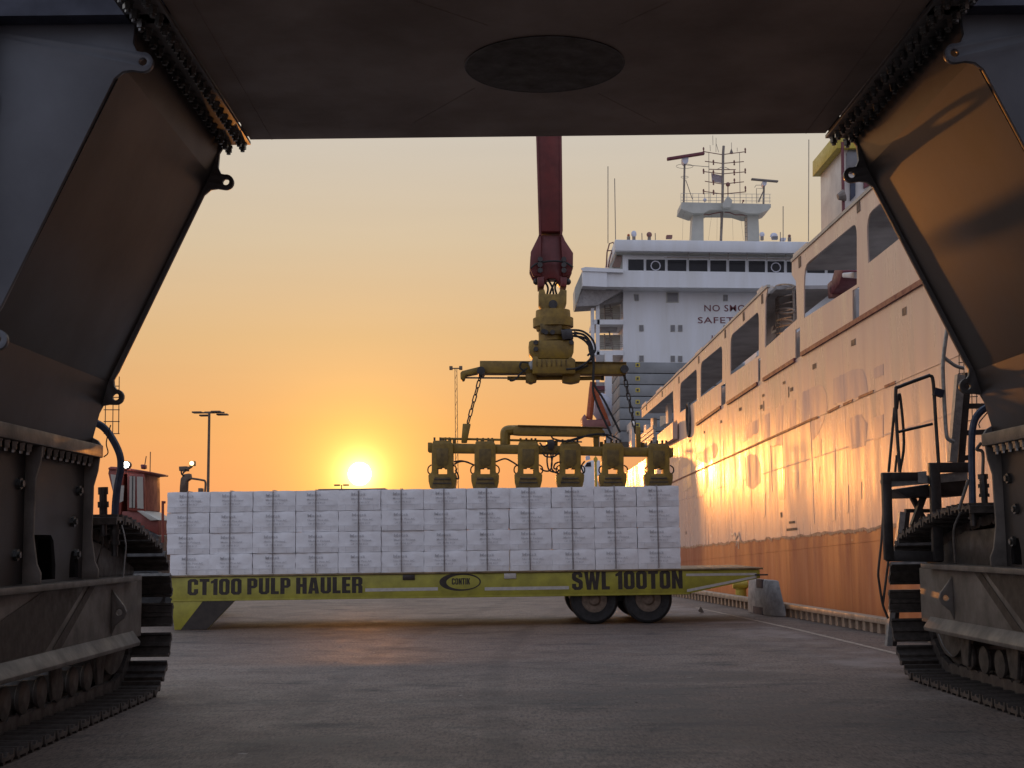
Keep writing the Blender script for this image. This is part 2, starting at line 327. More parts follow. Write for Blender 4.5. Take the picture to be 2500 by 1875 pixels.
GLY = {'O': (.5, [_O]), '0': (.5, [_O]), 'I': (.2, [([_b(0, 0, .2, 1)], [])]), 'L': (.38, [([[(0, 0), (.38, 0), (.38, .18), (.2, .18), (.2, 1), (0, 1)]], [])]),
 'T': (.46, [([[(.13, 0), (.33, 0), (.33, .82), (.46, .82), (.46, 1), (0, 1), (0, .82), (.13, .82)]], [])]),
 '1': (.32, [([[(.12, 0), (.32, 0), (.32, 1), (.17, 1), (.12, .92), (0, .84), (0, .70), (.12, .74)]], [])]),
 'C': (.5, [([[(.12, 0), (.38, 0), (.5, .12), (.5, .38), (.31, .38), (.31, .21), (.27, .17), (.23, .17), (.19, .21), (.19, .79), (.23, .83), (.27, .83), (.31, .79), (.31, .64), (.5, .64), (.5, .88), (.38, 1), (.12, 1), (0, .88), (0, .12)]], [])]),
 'P': (.48, [([[(0, 0), (.2, 0), (.2, .38), (.36, .38), (.48, .5), (.48, .88), (.36, 1), (0, 1)]], [_b(.2, .54, .29, .84)])]),
 'R': (.5, [([[(0, 0), (.2, 0), (.2, .44), (.27, .44), (.30, .40), (.30, 0), (.5, 0), (.5, .42), (.44, .5), (.5, .58), (.5, .88), (.38, 1), (0, 1)]], [_b(.2, .58, .30, .84)])]),
 'U': (.5, [([[(.12, 0), (.38, 0), (.5, .12), (.5, 1), (.31, 1), (.31, .2), (.27, .16), (.23, .16), (.19, .2), (.19, 1), (0, 1), (0, .12)]], [])]),
 'H': (.5, [([[(0, 0), (.2, 0), (.2, .42), (.3, .42), (.3, 0), (.5, 0), (.5, 1), (.3, 1), (.3, .6), (.2, .6), (.2, 1), (0, 1)]], [])]),
 'E': (.4, [([[(0, 0), (.4, 0), (.4, .18), (.2, .18), (.2, .42), (.37, .42), (.37, .59), (.2, .59), (.2, .82), (.4, .82), (.4, 1), (0, 1)]], [])]),
 'A': (.52, [([[(0, 0), (.19, 0), (.21, .18), (.31, .18), (.33, 0), (.52, 0), (.39, 1), (.13, 1)]], [[(.225, .34), (.295, .34), (.26, .72)]])]),
 'N': (.5, [([[(0, 0), (.18, 0), (.18, .52), (.32, 0), (.5, 0), (.5, 1), (.32, 1), (.32, .5), (.18, 1), (0, 1)]], [])]),
 'W': (.74, [([[(.12, 0), (.31, 0), (.37, .5), (.43, 0), (.62, 0), (.74, 1), (.56, 1), (.52, .45), (.45, 1), (.29, 1), (.22, .45), (.18, 1), (0, 1)]], [])]),
 'K': (.5, [([[(0, 0), (.2, 0), (.2, .34), (.30, 0), (.5, 0), (.37, .54), (.5, 1), (.31, 1), (.2, .64), (.2, 1), (0, 1)]], [])]),
 'S': (.5, [([[(.12, 0), (.38, 0), (.5, .12), (.5, .44), (.44, .54), (.19, .70), (.19, .80), (.23, .84), (.27, .84), (.31, .80), (.31, .68), (.49, .68), (.49, .88), (.38, 1), (.12, 1), (0, .88), (0, .62), (.06, .52), (.31, .36), (.31, .2), (.27, .16), (.23, .16), (.19, .2), (.19, .34), (0, .34), (0, .12)]], [])])}
def blocktext(s, org, w, h, y, m, parent, name='lettering'):
    """heavy condensed stencil letters on an upright plate facing the camera, one part per letter"""
    tot = sum((.2 if c == ' ' else GLY[c][0]+.07) for c in s)-.07; k = w/tot; x = 0
    for c in s:
        if c == ' ': x += .2; continue
        f = lambda l: [(org.x+(x+a)*k, y, org.z+b*h) for a, b in l]
        mb = MB()
        for o_, hs in GLY[c][1]: mb.plate(f(o_[0]), [f(q) for q in hs], (0, .0025, 0))
        mb.build(name, m, parent); x += GLY[c][0]+.07
def lettering(s, org, xdir, zdir, w, h, m, parent, bold=0., spacing=1., name='lettering', out=None, res=3):
    """text fitted to w x h, lower left at org; a thin raised plate"""
    me = textmesh(s, bold, 0, spacing, res); xs = [v.co.x for v in me.vertices]; ys = [v.co.y for v in me.vertices]
    x0, x1, y0, y1 = min(xs), max(xs), min(ys), max(ys); org, xd, zd = V(org), V(xdir), V(zdir)
    for v in me.vertices: v.co = org + xd*((v.co.x-x0)/(x1-x0)*w) + zd*((v.co.y-y0)/(y1-y0)*h)
    me.materials.clear(); me.materials.append(m); me.name = name
    return link(name, me, parent)

# ------------------------------------------------------------------ ground, water, quay edge
def quayx(Y):
    if Y <= 44: return 6.63 - .0893*(Y-23.54)
    return 6.63 - .0893*(44-23.54)
ys = [-400, -60, -20, 0, 10, 20, 30, 44, 70, 120, 400, 3000]
left = [(-3000, y) for y in ys]
g = MB(); qx = []
for y in ys:
    qx.append(quayx(max(y, -60)) if y < 44 else quayx(44))
for i in range(len(ys)-1):
    g.add([(-3000, ys[i], 0), (qx[i], ys[i], 0), (qx[i+1], ys[i+1], 0), (-3000, ys[i+1], 0)], [(0, 1, 2, 3)])
    g.add([(qx[i], ys[i], 0), (qx[i], ys[i], -4), (qx[i+1], ys[i+1], -4), (qx[i+1], ys[i+1], 0)], [(0, 1, 2, 3)])
me = g.mesh('ground', asph); link('ground', me, kind='structure')
wm = mat('harbour_water', (.02, .03, .035), .12, 0, .2, 1, .05, .8, rvar=.03)
w = MB(); w.add([(-2, -400, -2.2), (3000, -400, -2.2), (3000, 3000, -2.2), (-2, 3000, -2.2)], [(0, 1, 2, 3)]); w.build('water', wm, kind='structure')
# painted line
lm = MB(); pts = [PZ(1722, 1488.6, 0), PZ(1830, 1512, 0), PZ(1950, 1538, 0), PZ(2180, 1594, 0)]; pts.append(pts[-1]+(pts[-1]-pts[-2])*3); pts.insert(0, pts[0]+(pts[0]-pts[1])*.25)
for a, b in zip(pts, pts[1:]):
    lm.add([(a.x-.05, a.y, .004), (a.x+.05, a.y, .004), (b.x+.05, b.y, .004), (b.x-.05, b.y, .004)], [(0, 1, 2, 3)])
lm.build('painted_line', linew, kind='structure')
# kerb
kb = MB()
ky = [-20, 0, 10, 20, 30, 44, 44.001, 90]
kp = [V((quayx(y)-.16, y, .22)) for y in (-20, 0, 15, 30, 44)]
for a, b in zip(kp, kp[1:]): kb.bar(a, b, .22, .10)
kerb = kb.build('quay_kerb', kerbm, bevel=.012, kind='structure')
bme = MB().box(-.07, .07, -.09, .09, 0, .168).mesh('kerb_block', kerbm)
y = 14.0
while y < 43.8:
    link('kerb_block', bme, kerb, mw=Matrix.Translation((quayx(y)-.16, y, .002))); y += .36

# ------------------------------------------------------------------ crawler crane (foreground)
CX = .405
crane = thing('crawler_crane', 'huge black crawler crane straddling the quay, red boom stick hanging beyond its deck', 'crane', (CX, 11, 0))
def pt(o, s, lst, Y=None): return [(o[0]+x/s, o[1]+y/s) for x, y in lst]
def c2(*l): return pt((0, 700), 2.37, l)
def c3(*l): return pt((0, 1175), 2.37, l)
def c5(*l): return pt((1950, 700), 3.016, l)
def c6(*l): return pt((1950, 1250), 2.654, l)
def c7(*l): return pt((2150, 950), 4.74, l)
def at(lst, Y): return [P(x, y, Y) for x, y in lst]
YF, YN = 13.30, 10.15
prof = [(3.16, 5.73), (3.235, 5.60), (3.245, 5.45), (3.215, 5.385)] + [(3.165+.078*math.cos(math.radians(a)), 5.30+.078*math.sin(math.radians(a))) for a in range(80, 281, 20)] + \
       [(3.25, 5.235), (3.32, 5.225), (3.385, 5.17), (4.21, 3.38), (4.255, 3.30), (4.25, 3.24), (4.225, 3.205)] + [(4.23+.078*math.cos(math.radians(a)), 3.13+.078*math.sin(math.radians(a))) for a in range(110, 281, 20)] + \
       [(4.30, 3.055), (4.36, 3.045), (4.43, 2.91), (4.475, 2.85), (4.485, 2.79), (4.455, 2.73), (4.40, 2.70), (4.37, 2.655)]
shoe_prof = [(-.135, -.03), (-.135, -.10), (-.11, -.105), (-.10, -.132), (-.07, -.132), (-.06, -.105), (.06, -.105), (.07, -.132), (.10, -.132), (.11, -.105), (.135, -.10), (.135, -.03), (.11, -.03), (.105, -.07), (.03, -.07), (.02, -.045), (-.02, -.045), (-.03, -.07), (-.105, -.07), (-.11, -.03)]
def shoe_mesh():
    m = MB(); m.prism([(-.60, a, b) for a, b in shoe_prof], (1.2, 0, 0))
    for x in (-.14, .14):
        m.prism([(x-.03, -.19, -.07), (x-.03, .17, -.07), (x-.03, .19, .02), (x-.03, .12, .07), (x-.03, -.12, .07), (x-.03, -.19, .02)], (.06, 0, 0))
    return m.mesh('track_shoe', shoe_m)
SHOE = shoe_mesh()
ROLL_ME = MB().lathe((0, 0, 0), (1, 0, 0), [(.06, -.24), (.08, -.24), (.145, -.22), (.145, -.19), (.11, -.17), (.11, .17), (.145, .19), (.145, .22), (.08, .24), (.06, .24)], 20).mesh('track_roller', dust)
BOLT = MB().cyl((0, 0, 0), (0, 0, -.02), .045, n=6).cyl((0, 0, -.02), (0, 0, -.065), .037, n=6).cyl((0, 0, -.065), (0, 0, -.09), .022, n=8).mesh('bolt', boltm)
BOLTS = MB().cyl((0, 0, 0), (-.03, 0, 0), .052, n=6).cyl((-.03, 0, 0), (-.05, 0, 0), .03, n=8).mesh('bolt', boltm)

for side in (-1, 1):
    X = lambda u: CX + side*u
    DY = 0 if side < 0 else .64
    def poly(lst, y): return [(X(u), y, z) for u, z in lst]
    # end plates with lifting lugs
    hole1 = [(3.165+.034*math.cos(a*math.pi/6), 5.30+.034*math.sin(a*math.pi/6)) for a in range(12)]
    hole2 = [(4.23+.034*math.cos(a*math.pi/6), 3.13+.034*math.sin(a*math.pi/6)) for a in range(12)]
    outer = prof + [(5.7, 2.655), (5.3, 5.73)]
    leg = MB().plate(poly(outer, YF-.05), [poly(hole1, YF-.05), poly(hole2, YF-.05)], (0, .05, 0)).build('leg', black, crane, bevel=.006)
    sh = .10
    up_ = lambda l: [(u, z+sh*(1 if z > 2.7 else .0)) for u, z in l]
    MB().plate(poly(up_(outer), YN-.05), [poly(up_(hole1), YN-.05), poly(up_(hole2), YN-.05)], (0, .05, 0)).build('end_plate', endsky, leg, bevel=.006)
    wall = [(3.21, 5.73), (3.325, 5.37), (4.305, 3.28), (4.46, 2.66)]
    w = MB()
    for (a, b), (c, d) in zip(wall, wall[1:]):
        w.hexa([(X(a), YN, b), (X(a+.04), YN, b), (X(a+.04), YF-.05, b), (X(a), YF-.05, b), (X(c), YN, d), (X(c+.04), YN, d), (X(c+.04), YF-.05, d), (X(c), YF-.05, d)])
    w.build('inner_wall', blackp, leg)
    MB().hexa([(X(5.66), YN, 2.66), (X(5.7), YN, 2.66), (X(5.7), YF-.05, 2.66), (X(5.66), YF-.05, 2.66), (X(5.26), YN, 5.73), (X(5.3), YN, 5.73), (X(5.3), YF-.05, 5.73), (X(5.26), YF-.05, 5.73)]).build('outer_wall', blackp, leg)
    MB().box(*sorted((X(4.37), X(4.47))), YN-.33, YN-.053, 3.6, 5.85).build('stiffener', black, leg, bevel=.01)
    MB().box(*sorted((X(4.27), X(4.40))), YN-.12, YN-.055, 5.02, 5.16).build('bracket', black, leg, bevel=.01)
    # flange between leg and deck, bolted
    MB().box(*sorted((X(2.93), X(3.26))), 8.0, YF+.02, 5.70, 5.735).build('top_flange', black, leg, bevel=.004)
    y = 9.0; k = 0
    while y < 13.28:
        for uu in (3.00, 3.16):
            link('bolt', BOLT, crane, mw=Matrix.Translation((X(uu), y+(.09 if uu > 3.1 else 0), 5.70)) @ Matrix.Rotation(random.random(), 4, 'Z'))
        y += .185
    # base flange and lower box
    MB().box(*sorted((X(4.36), X(5.75))), 6.8, YF+.02, 2.53, 2.655).build('base_flange', frame_m, leg, bevel=.01)
    def kh(y0, y1, z1):
        m = (y1-y0)
        return [(y0, 1.37), (y1, 1.37), (y1, 1.5), (y1-.1*m, z1-.05), (y1-.2*m, z1), (y0+.2*m, z1), (y0+.1*m, z1-.05), (y0, 1.5)]
    yzw = [(6.8, 1.345), (YF-.06, 1.345), (YF-.06, 2.53), (6.8, 2.53)]
    holes = [kh(11.72, 12.46, 1.77), kh(10.1, 10.95, 1.77), kh(12.86, 13.12, 1.62)]
    box = MB().plate([(X(4.52), a, b) for a, b in yzw], [[(X(4.52), a, b) for a, b in h] for h in holes], (side*.03, 0, 0)).build('leg_base', blackp, crane)
    MB().box(*sorted((X(5.0), X(5.03))), 6.8, YF-.06, 1.345, 2.53).build('back_wall', navy, box)
    rp = [(4.52, 2.53), (4.375, 2.53), (4.39, 2.40), (4.43, 2.25), (4.435, 1.75), (4.40, 1.52), (4.365, 1.44), (4.365, 1.35), (4.52, 1.35)]
    for yr in (9.95, 11.6):
        MB().prism([(X(a), yr, b) for a, b in rp], (0, .04, 0)).build('rib', frame_m, box, bevel=.006)
    MB().prism([(X(a), YF-.058, b) for a, b in rp[:-2] + [(4.365, 1.35), (5.2, 1.35), (5.2, 2.53)]], (0, .04, 0)).build('front_plate', frame_m, box, bevel=.006)
    for yy, zz in ((11.45, 2.2), (13.05, 2.2), (11.42, 1.6), (13.02, 1.59), (9.8, 1.6), (12.9, 1.9)):
        link('bolt', BOLTS, crane, mw=Matrix.Translation((X(4.52), yy, zz)) @ (Matrix.Identity(4) if side > 0 else Matrix.Rotation(math.pi, 4, 'Z')))
    for k in range(18):
        yb = 10.2 + k*.17
        if abs(yb-11.6) < .12: continue
        link('bolt', BOLT, crane, mw=Matrix.Translation((X(4.43), yb, 2.528)))
    # track frame
    fr = MB().box(*sorted((X(4.48), X(5.0))), 6.6, 15.3+DY, .66, 1.285).build('track_frame', frame_m, crane, bevel=.012)
    MB().box(*sorted((X(4.365), X(5.12))), 6.6, 14.86+DY, 1.285, 1.343).build('top_ledge', frame_m, fr, bevel=.008)
    MB().prism([(X(4.478), 6.6, .74), (X(4.39), 6.6, .62), (X(4.40), 6.6, .58), (X(5.0), 6.6, .58), (X(5.0), 6.6, .658), (X(4.478), 6.6, .658)], (0, 8.35+DY, 0)).build('bottom_flange', frame_m, fr, bevel=.006)
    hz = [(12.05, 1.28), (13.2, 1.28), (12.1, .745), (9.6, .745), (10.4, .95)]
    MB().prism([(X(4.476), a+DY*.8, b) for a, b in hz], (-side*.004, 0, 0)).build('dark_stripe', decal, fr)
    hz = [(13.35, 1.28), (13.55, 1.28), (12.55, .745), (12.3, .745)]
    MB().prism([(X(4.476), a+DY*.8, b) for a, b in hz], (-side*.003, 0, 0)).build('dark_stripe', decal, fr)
    yl = 14.12+DY
    lug = [(4.478, 1.22), (4.44, 1.16), (4.345, 1.04), (4.325, .98), (4.345, .92), (4.44, .84), (4.478, .74)]
    MB().plate([(X(a), yl, b) for a, b in lug], [[(X(4.40+.035*math.cos(t*math.pi/5)), yl, .98+.035*math.sin(t*math.pi/5)) for t in range(10)]], (0, .04, 0)).build('lifting_lug', frame_m, fr, bevel=.004)
    # rollers, idler
    MB().prism([(X(4.56), a, b) for a, b in ((YF-.06, 1.34), (15.25+DY, 1.34), (15.25+DY, 1.42), (13.9+DY, 1.70), (YF-.06, 1.74))], (side*.4, 0, 0)).build('chain_cover', darkst, crane, bevel=.01)
    y = 8.0
    while y < 14.4+DY:
        link('track_roller', ROLL_ME, crane, mw=Matrix.Translation((X(4.88), y, .34))); y += .46
    for yy in (8.6, 10.9, 12.7, 14.1):
        gd = [(yy+DY, .60), (yy+.36+DY, .60), (yy+.26+DY, .24), (yy+.08+DY, .24)]
        MB().prism([(X(4.62), a, b) for a, b in gd], (side*.03, 0, 0)).build('track_guard', dust, crane, bevel=.006)
    MB().lathe((X(4.88), 15.0+DY, .87), (1, 0, 0), [(.2, -.2), (.45, -.19), (.6, -.18), (.6, -.12), (.68, -.10), (.68, .10), (.6, .12), (.6, .18), (.45, .19), (.2, .2)], 36).build('idler_wheel', dust, crane)
    # shoes along the chain
    Rp = .74; yc = 15.0+DY; path = []
    path += [((6.4+i*(yc-6.4)/60), .13) for i in range(61)]
    path += [(yc+Rp*math.sin(a*math.pi/40), .87-Rp*math.cos(a*math.pi/40)) for a in range(1, 39)]
    for i in range(1, 31): path.append((yc+.05-(yc-13.35)*i/30, 1.607 + .24*math.sin(min(1, i/30*1.15)*math.pi/2)))
    acc = 0; nxt = .1
    for (a, b), (c, d) in zip(path, path[1:]):
        L = math.hypot(c-a, d-b)
        while nxt <= acc+L:
            t = (nxt-acc)/L; yy, zz = a+(c-a)*t, b+(d-b)*t; th = math.atan2(d-b, c-a)
            link('track_shoe', SHOE, crane, mw=Matrix.Translation((X(4.86), yy, zz)) @ Matrix.Rotation(th, 4, 'X')); nxt += .322
        acc += L

# deck
dk = MB().plate([(CX-2.93, 6.0, 5.75), (CX+2.93, 6.0, 5.75), (CX+2.93, YF, 5.75), (CX-2.93, YF, 5.75)], [[(CX+.68*math.cos(t*math.pi/24), 11.24+.68*math.sin(t*math.pi/24), 5.75) for t in range(48)]], (0, 0, .05)).build('deck', deckhaze, crane)
MB().lathe((CX, 11.24, 5.742), (0, 0, 1), [(.68, .0), (.68, .75), (.001, .75)], 48).build('slewing_well', mat('well_paint', (.055, .042, .034), .6), dk)
rg = MB(); rr = [(CX+.688*math.cos(t*math.pi/24), 11.24+.688*math.sin(t*math.pi/24), 5.747) for t in range(49)]
rg.tube(rr, .008, 6); rg.build('well_rim', darkst, dk)
low = [(588, 345), (596, 330), (627, 330), (664, 321), (1164, 322), (1250, 325), (1371, 323), (1453, 316), (1967, 306), (2007, 314), (2024, 316), (2052, 330)]
lp = at(low, YF); MB().prism(lp + [V((lp[-1].x, YF, 6.9)), V((lp[0].x, YF, 6.9))], (0, .04, 0)).build('front_fascia', black, dk)
ml = MB()
for a, b in (((664, 321), (0, 0)), ((1967, 306), (0, 0))):
    q = P(a[0], a[1], YF-.01); ml.box(q.x-.004, q.x+.004, 6.5, YF-.01, 5.744, 5.748)
for a, b in (((1010, 2), (1190, 62)), ((1640, 2), (1510, 62)), ((1460, 228), (1600, 300)), ((1160, 215), (1010, 300))):
    p, q = PZ(*a, 5.749), PZ(*b, 5.749); ml.bar(p, q, .006, .003)
ml.build('weld_seam', deckhaze, dk, kind='stuff')
MB().box(CX-5.4, CX-2.95, 9.9, 10.08, 5.70, 5.845).build('cross_beam', navy, crane)
MB().box(CX+2.95, CX+5.4, 9.9, 10.08, 5.70, 5.87).build('cross_beam', navy, crane)
MB().box(CX-3.3, CX+3.3, 6.0, YF-.05, 5.9, 6.8).build('deck_top', black, crane, bevel=.05)
MB().box(CX-2.2, CX+2.2, 1.5, 12.5, 7.4, 10.0).build('machinery_house', black, crane, bevel=.08)
MB().cyl((CX, 11, 6.8), (CX, 11, 7.4), 1.6, n=32).build('slewing_ring', darkst, crane)
# boom and stick (the stick hangs down at the load)
YB = 27.5
def b7(*l): return pt((1000, 300), 1.843, l)
def hexpx(mb, quad, Y, t):
    a = at(quad, Y-t/2); b = at(quad, Y-t/2); mb.prism(a, (0, t, 0)); return mb
tl, tr = P(*b7((570, 45))[0], YB), P(*b7((682, 45))[0], YB); bl, br = P(*b7((583, 505))[0], YB), P(*b7((687, 505))[0], YB)
top = 19.5; k = (top-tl.z)/(tl.z-bl.z)
tl2 = tl+(tl-bl)*k; tr2 = tr+(tr-br)*k
st = MB().prism([tl2, tr2, br, bl], (0, .62, 0)); st.v = [v-V((0, .31, 0)) for v in st.v]
st.build('boom_stick', redb, crane, bevel=.03)
for q in ([(570, 45), (578, 45), (592, 505), (583, 505)], [(674, 45), (682, 45), (687, 505), (678, 505)]):
    m = MB(); a = at(b7(*q), YB-.33); a[0] += (a[0]-a[3])*k; a[1] += (a[1]-a[2])*k; m.prism(a, (0, .03, 0)); m.build('edge_strip', redb, crane)
mid = (tl2+tr2)/2
MB().bar(V((mid.x, YB+.3, top-.3)), V((CX, 12, 9.5)), .75, 1.1).build('main_boom', redb, crane, bevel=.04)
# stick head with cheek plates
hd = crane
for q in ([(583, 500), (575, 520), (545, 580), (541, 655), (556, 688), (590, 690), (592, 505)], [(687, 500), (700, 530), (736, 585), (735, 655), (722, 686), (690, 690), (680, 505)]):
    qq = at(b7(*q), YB-.3)
    m = MB().prism(qq, (0, .12, 0)); m.prism([p+V((0, .45, 0)) for p in qq], (0, .12, 0)); m.build('cheek_plate', redb, crane, bevel=.012)
m = MB()
m.prism(at(b7((590, 505), (682, 505), (690, 700), (684, 735), (655, 700), (622, 700), (592, 735), (583, 700)), YB-.2), (0, .4, 0)); m.build('stick_head', redb, crane, bevel=.02)
m = MB(); 
for x, y in ((587, 615), (587, 640), (587, 665), (694, 615), (694, 640), (694, 665)):
    p = P(*b7((x, y))[0], YB-.36); m.cyl(p-V((0, .05, 0)), p, .055, n=8)
m.build('head_pin', darkst, crane)
m = MB(); m.tube(cat(at(b7((544, 655), (575, 632), (640, 622), (700, 628), (735, 650)), YB-.38)), .02, 6); m.build('hydraulic_hose', rubber, crane)
m = MB()
for q in ([(600, 700), (622, 740), (618, 775)], [(612, 690), (640, 735), (648, 770)], [(668, 690), (640, 745), (625, 790)], [(680, 700), (655, 735), (662, 775)]):
    m.tube(cat(at(b7(*q), YB-.12)), .022, 6)
m.build('hydraulic_hose', rubber, crane)

# right access platform, ladder and rails (px of the photograph placed at their own depth)
def bars(mb, px, Y, w, d=.08):
    q = at(px, Y); r = w*Y/3280
    for a, b in zip(q, q[1:]): mb.bar(a, b, r, d, upv=(0, 1, 0)) if abs((b-a).normalized().y) < .9 else None
    return mb
def tubes(mb, px, Y, w, sm=True):
    q = at(px, Y); r = w*Y/3280/2; mb.tube(cat(q, 4) if sm and len(q) > 2 else q, r, 8); return mb
YP = 15.1
acc_ = MB()
bars(acc_, [(2163, 1155), (2170, 1367)], YP, 22); bars(acc_, [(2280, 1131), (2290, 1370)], YP, 25)
bars(acc_, [(2152, 1164), (2240, 1163)], YP+.02, 20); bars(acc_, [(2267, 1142), (2365, 1141)], YP+.02, 24)
bars(acc_, c6((565, 285), (925, 290)), YP+.05, 26)
plat = acc_.build('access_platform', darkst, crane, bevel=.008)
m = MB(); p = at([(2150, 1158), (2262, 1155), (2365, 1138), (2365, 1142), (2262, 1160), (2150, 1163)], YP+.1)
m.prism(at([(2155, 1172), (2363, 1150), (2363, 1172), (2160, 1190)], YP+.1), (0, .12, 0)); m.build('platform_floor', galv, plat)
m = MB().prism(at([(2186, 1194), (2361, 1168), (2350, 1211), (2213, 1214)], YP+.25), (0, .6, 0)); m.build('step_box', darkst, plat, bevel=.01)
MB().prism(at([(2241, 1152), (2262, 1150), (2263, 1180), (2241, 1178)], YP-.02), (0, .05, 0)).build('side_plate', galv, plat)
for l_, y_, w_ in (([(2255, 1211), (2229, 1283)], YP+.5, 13), ([(2228, 1215), (2266, 1290)], YP+.6, 11), ([(2210, 1247), (2268, 1247)], YP+.7, 9), (c6((680, 380), (760, 430)), 17.2, 12), (c6((760, 380), (680, 432)), 17.3, 12)): bars(MB(), l_, y_, w_).build('cross_brace', darkst, plat)
m = MB(); tubes(m, c5((1030, 1300), (1010, 1000), (990, 700), (968, 657), (940, 662), (745, 735), (715, 765), (720, 1000), (745, 1365)), YP, 9); tubes(m, c5((722, 1072), (985, 1010)), YP, 7)
tubes(m, c5((745, 1365), (775, 1150), (750, 830), (735, 800), (722, 900)), YP+.15, 7); tubes(m, c5((662, 1365), (706, 890)), YP+.3, 7, False); tubes(m, c5((710, 1365), (722, 1240)), YP+.3, 6, False)
m.build('guard_rail', darkst, plat)
m = MB(); tubes(m, c5((1095, 300), (1068, 500), (1062, 620), (1075, 900), (1088, 1085), (1105, 1125), (1145, 1142)), YP, 10); tubes(m, c5((1060, 512), (1150, 580), (1215, 600)), YP, 9); m.build('grab_rail', galv, plat)
m = MB(); bars(m, c5((995, 770), (1060, 790)), YP, 18); m.build('rail_bracket', navy, plat)
for l_, y_, w_ in ((c5((1188, 650), (1130, 1290)), YP+.2, 19), (c6((668, 0), (640, 250)), 17.2, 14), (c6((612, 540), (582, 868)), 17.2, 13)): bars(MB(), l_, y_, w_, .1).build('ladder_stringer', galv, plat)
for l_, y_, w_ in ((c5((1238, 640), (1186, 1300)), YP+.3, 17), (c6((700, 0), (672, 250)), 17.3, 12), (c6((640, 540), (615, 868)), 17.3, 10)): bars(MB(), l_, y_, w_, .1).build('ladder_web', darkst, plat)
for a, b in (((1205, 880), (1390, 878)), ((1200, 1078), (1375, 1070)), ((1180, 1262), (1290, 1258))):
    m = MB(); bars(m, c5(a, b), YP+.45, 12); m.build('rung', darkst, plat)
m = MB(); tubes(m, c6((548, 0), (535, 200), (516, 380), (520, 450), (545, 600), (580, 690)), 17.1, 6); tubes(m, c6((582, 310), (545, 600)), 17.1, 6); m.build('ladder_handrail', darkst, plat)
m = MB()
for x in (1180, 1215, 1270, 1305): tubes(m, c5((x, 480), (x+8, 1000)), YP+1.6, 2.2, False)
for y in (560, 640, 730, 820, 900, 995): tubes(m, c5((1175, y), (1320, y-14)), YP+1.6, 2.2, False)
m.build('ladder_cage', darkst, crane)
m = MB()
for x in (612, 656, 690): tubes(m, c2((x, 520), (x-4, 850)), 15.6, 2.2, False)
for y in (575, 640, 712, 780, 850): tubes(m, c2((600, y), (692, y)), 15.6, 2.2, False)
m.build('ladder_cage', darkst, crane)
# hoses
def hose(px, Y, w, m, nm='hydraulic_hose'): b = MB(); tubes(b, px, Y, w); return b.build(nm, m, crane)
hose(c2((540, 780), (600, 815), (650, 880), (692, 970), (698, 1050), (680, 1150), (668, 1250), (665, 1345)), 13.7, 18, hose_m)
hose(c5((1400, 880), (1340, 920), (1295, 985), (1276, 1100), (1274, 1300), (1278, 1480), (1280, 1600)), 13.7, 18, hose_m)
def fitting(px, Y):
    b = MB(); a, c = at(px, Y); d = (c-a)
    for t0, t1, r in ((0, .15, .05), (.15, .3, .038), (.3, .42, .055), (.42, .6, .04), (.6, .7, .052), (.7, 1, .032)): b.cyl(a+d*t0, a+d*t1, r, n=10)
    b.build('hose_fitting', darkst, crane)
fitting(c2((665, 1340), (663, 1560)), 13.7); fitting(c5((1280, 1600), (1290, 1760)), 13.7); fitting(c2((596, 1160), (600, 1440)), 13.55); fitting(c5((1355, 1380), (1372, 1620)), 13.55)
hose(c2((690, 1340), (715, 1420), (728, 1500), (722, 1580), (715, 1659)) + c3((712, 560)), 13.75, 4, galv)
hose(c2((596, 1440), (592, 1500), (560, 1600)) + c3((545, 555)), 13.55, 4, dust)
hose(c2((640, 800), (615, 900), (625, 960), (600, 985)), 13.6, 3, rubber)
hose(c5((1400, 915), (1330, 1000), (1335, 1040)), 13.6, 3, rubber)
hose(c5((1345, 1150), (1310, 1200)) + c5((1355, 1220), (1355, 1380)), 13.5, 8, frame_m)
hose(c6((1050, 0), (1005, 120), (1015, 330)), 13.5, 6, dust)
hose(c5((1250, 1420), (1180, 1640)), 13.65, 8, frame_m)
hose(c6((905, 790), (945, 880), (990, 930)), 13.6, 3, galv)
for x, y in ((175, 665), (305, 700)):
    p = P(*c2((x, y))[0], 12.6); b = MB(); b.cyl(p, p+V((.16, .1, -.02)), .055, n=8); b.cyl(p+V((.16, .1, -.02)), p+V((.2, .12, -.03)), .075, n=8); b.build('hose_port', darkst, crane)

# ------------------------------------------------------------------ trailer
K = 2500/2212.
def D(x, y): return (x*K, y*K)
YT = 26.85
def T(x, y, dy=0): p = P(x*K, y*K, YT); p.y += dy; return p
tr_ = thing('cargo_trailer', 'lime yellow low trailer on twin rear wheels carrying stacked white bales', 'trailer', (-.7, YT+1.5, 0))
DZ = 1.07; TW = 3.0
q = [T(362, 1242), T(1648, 1229)]; xl, xr = q[0].x, q[1].x
zb = (T(600, 1294).z+T(1200, 1286).z)/2
xt0 = T(1490, 1283).x; ze = T(1645, 1245).z; xe = T(1641, 1240).x
def beam(y): return [(xl+.04, y, DZ-.04), (xe, y, DZ-.04), (xe+.01, y, ze-.03), (xt0, y, zb), (xl+.10, y, zb), (xl+.09, y, zb+.03), (xl+.04, y, DZ-.2)]
sb = MB().prism(beam(YT), (0, .04, 0)).build('side_beam', trail, tr_, bevel=.008)
MB().prism(beam(YT+TW-.04), (0, .04, 0)).build('side_beam', trail, tr_)
MB().box(xl+.1, xt0, YT-.012, YT+.06, zb-.02, zb+.012).build('lower_edge', trail, sb, bevel=.004)
MB().box(xl, xr, YT-.03, YT+TW+.03, DZ-.035, DZ).build('deck', mat('deck_plate', (.23, .16, .075), .38, .2, .5, 5, .003, 9), tr_, bevel=.006)
MB().box(xl+.05, xl+.09, YT+.04, YT+TW-.04, zb+.05, DZ-.04).build('front_plate', trail, tr_)
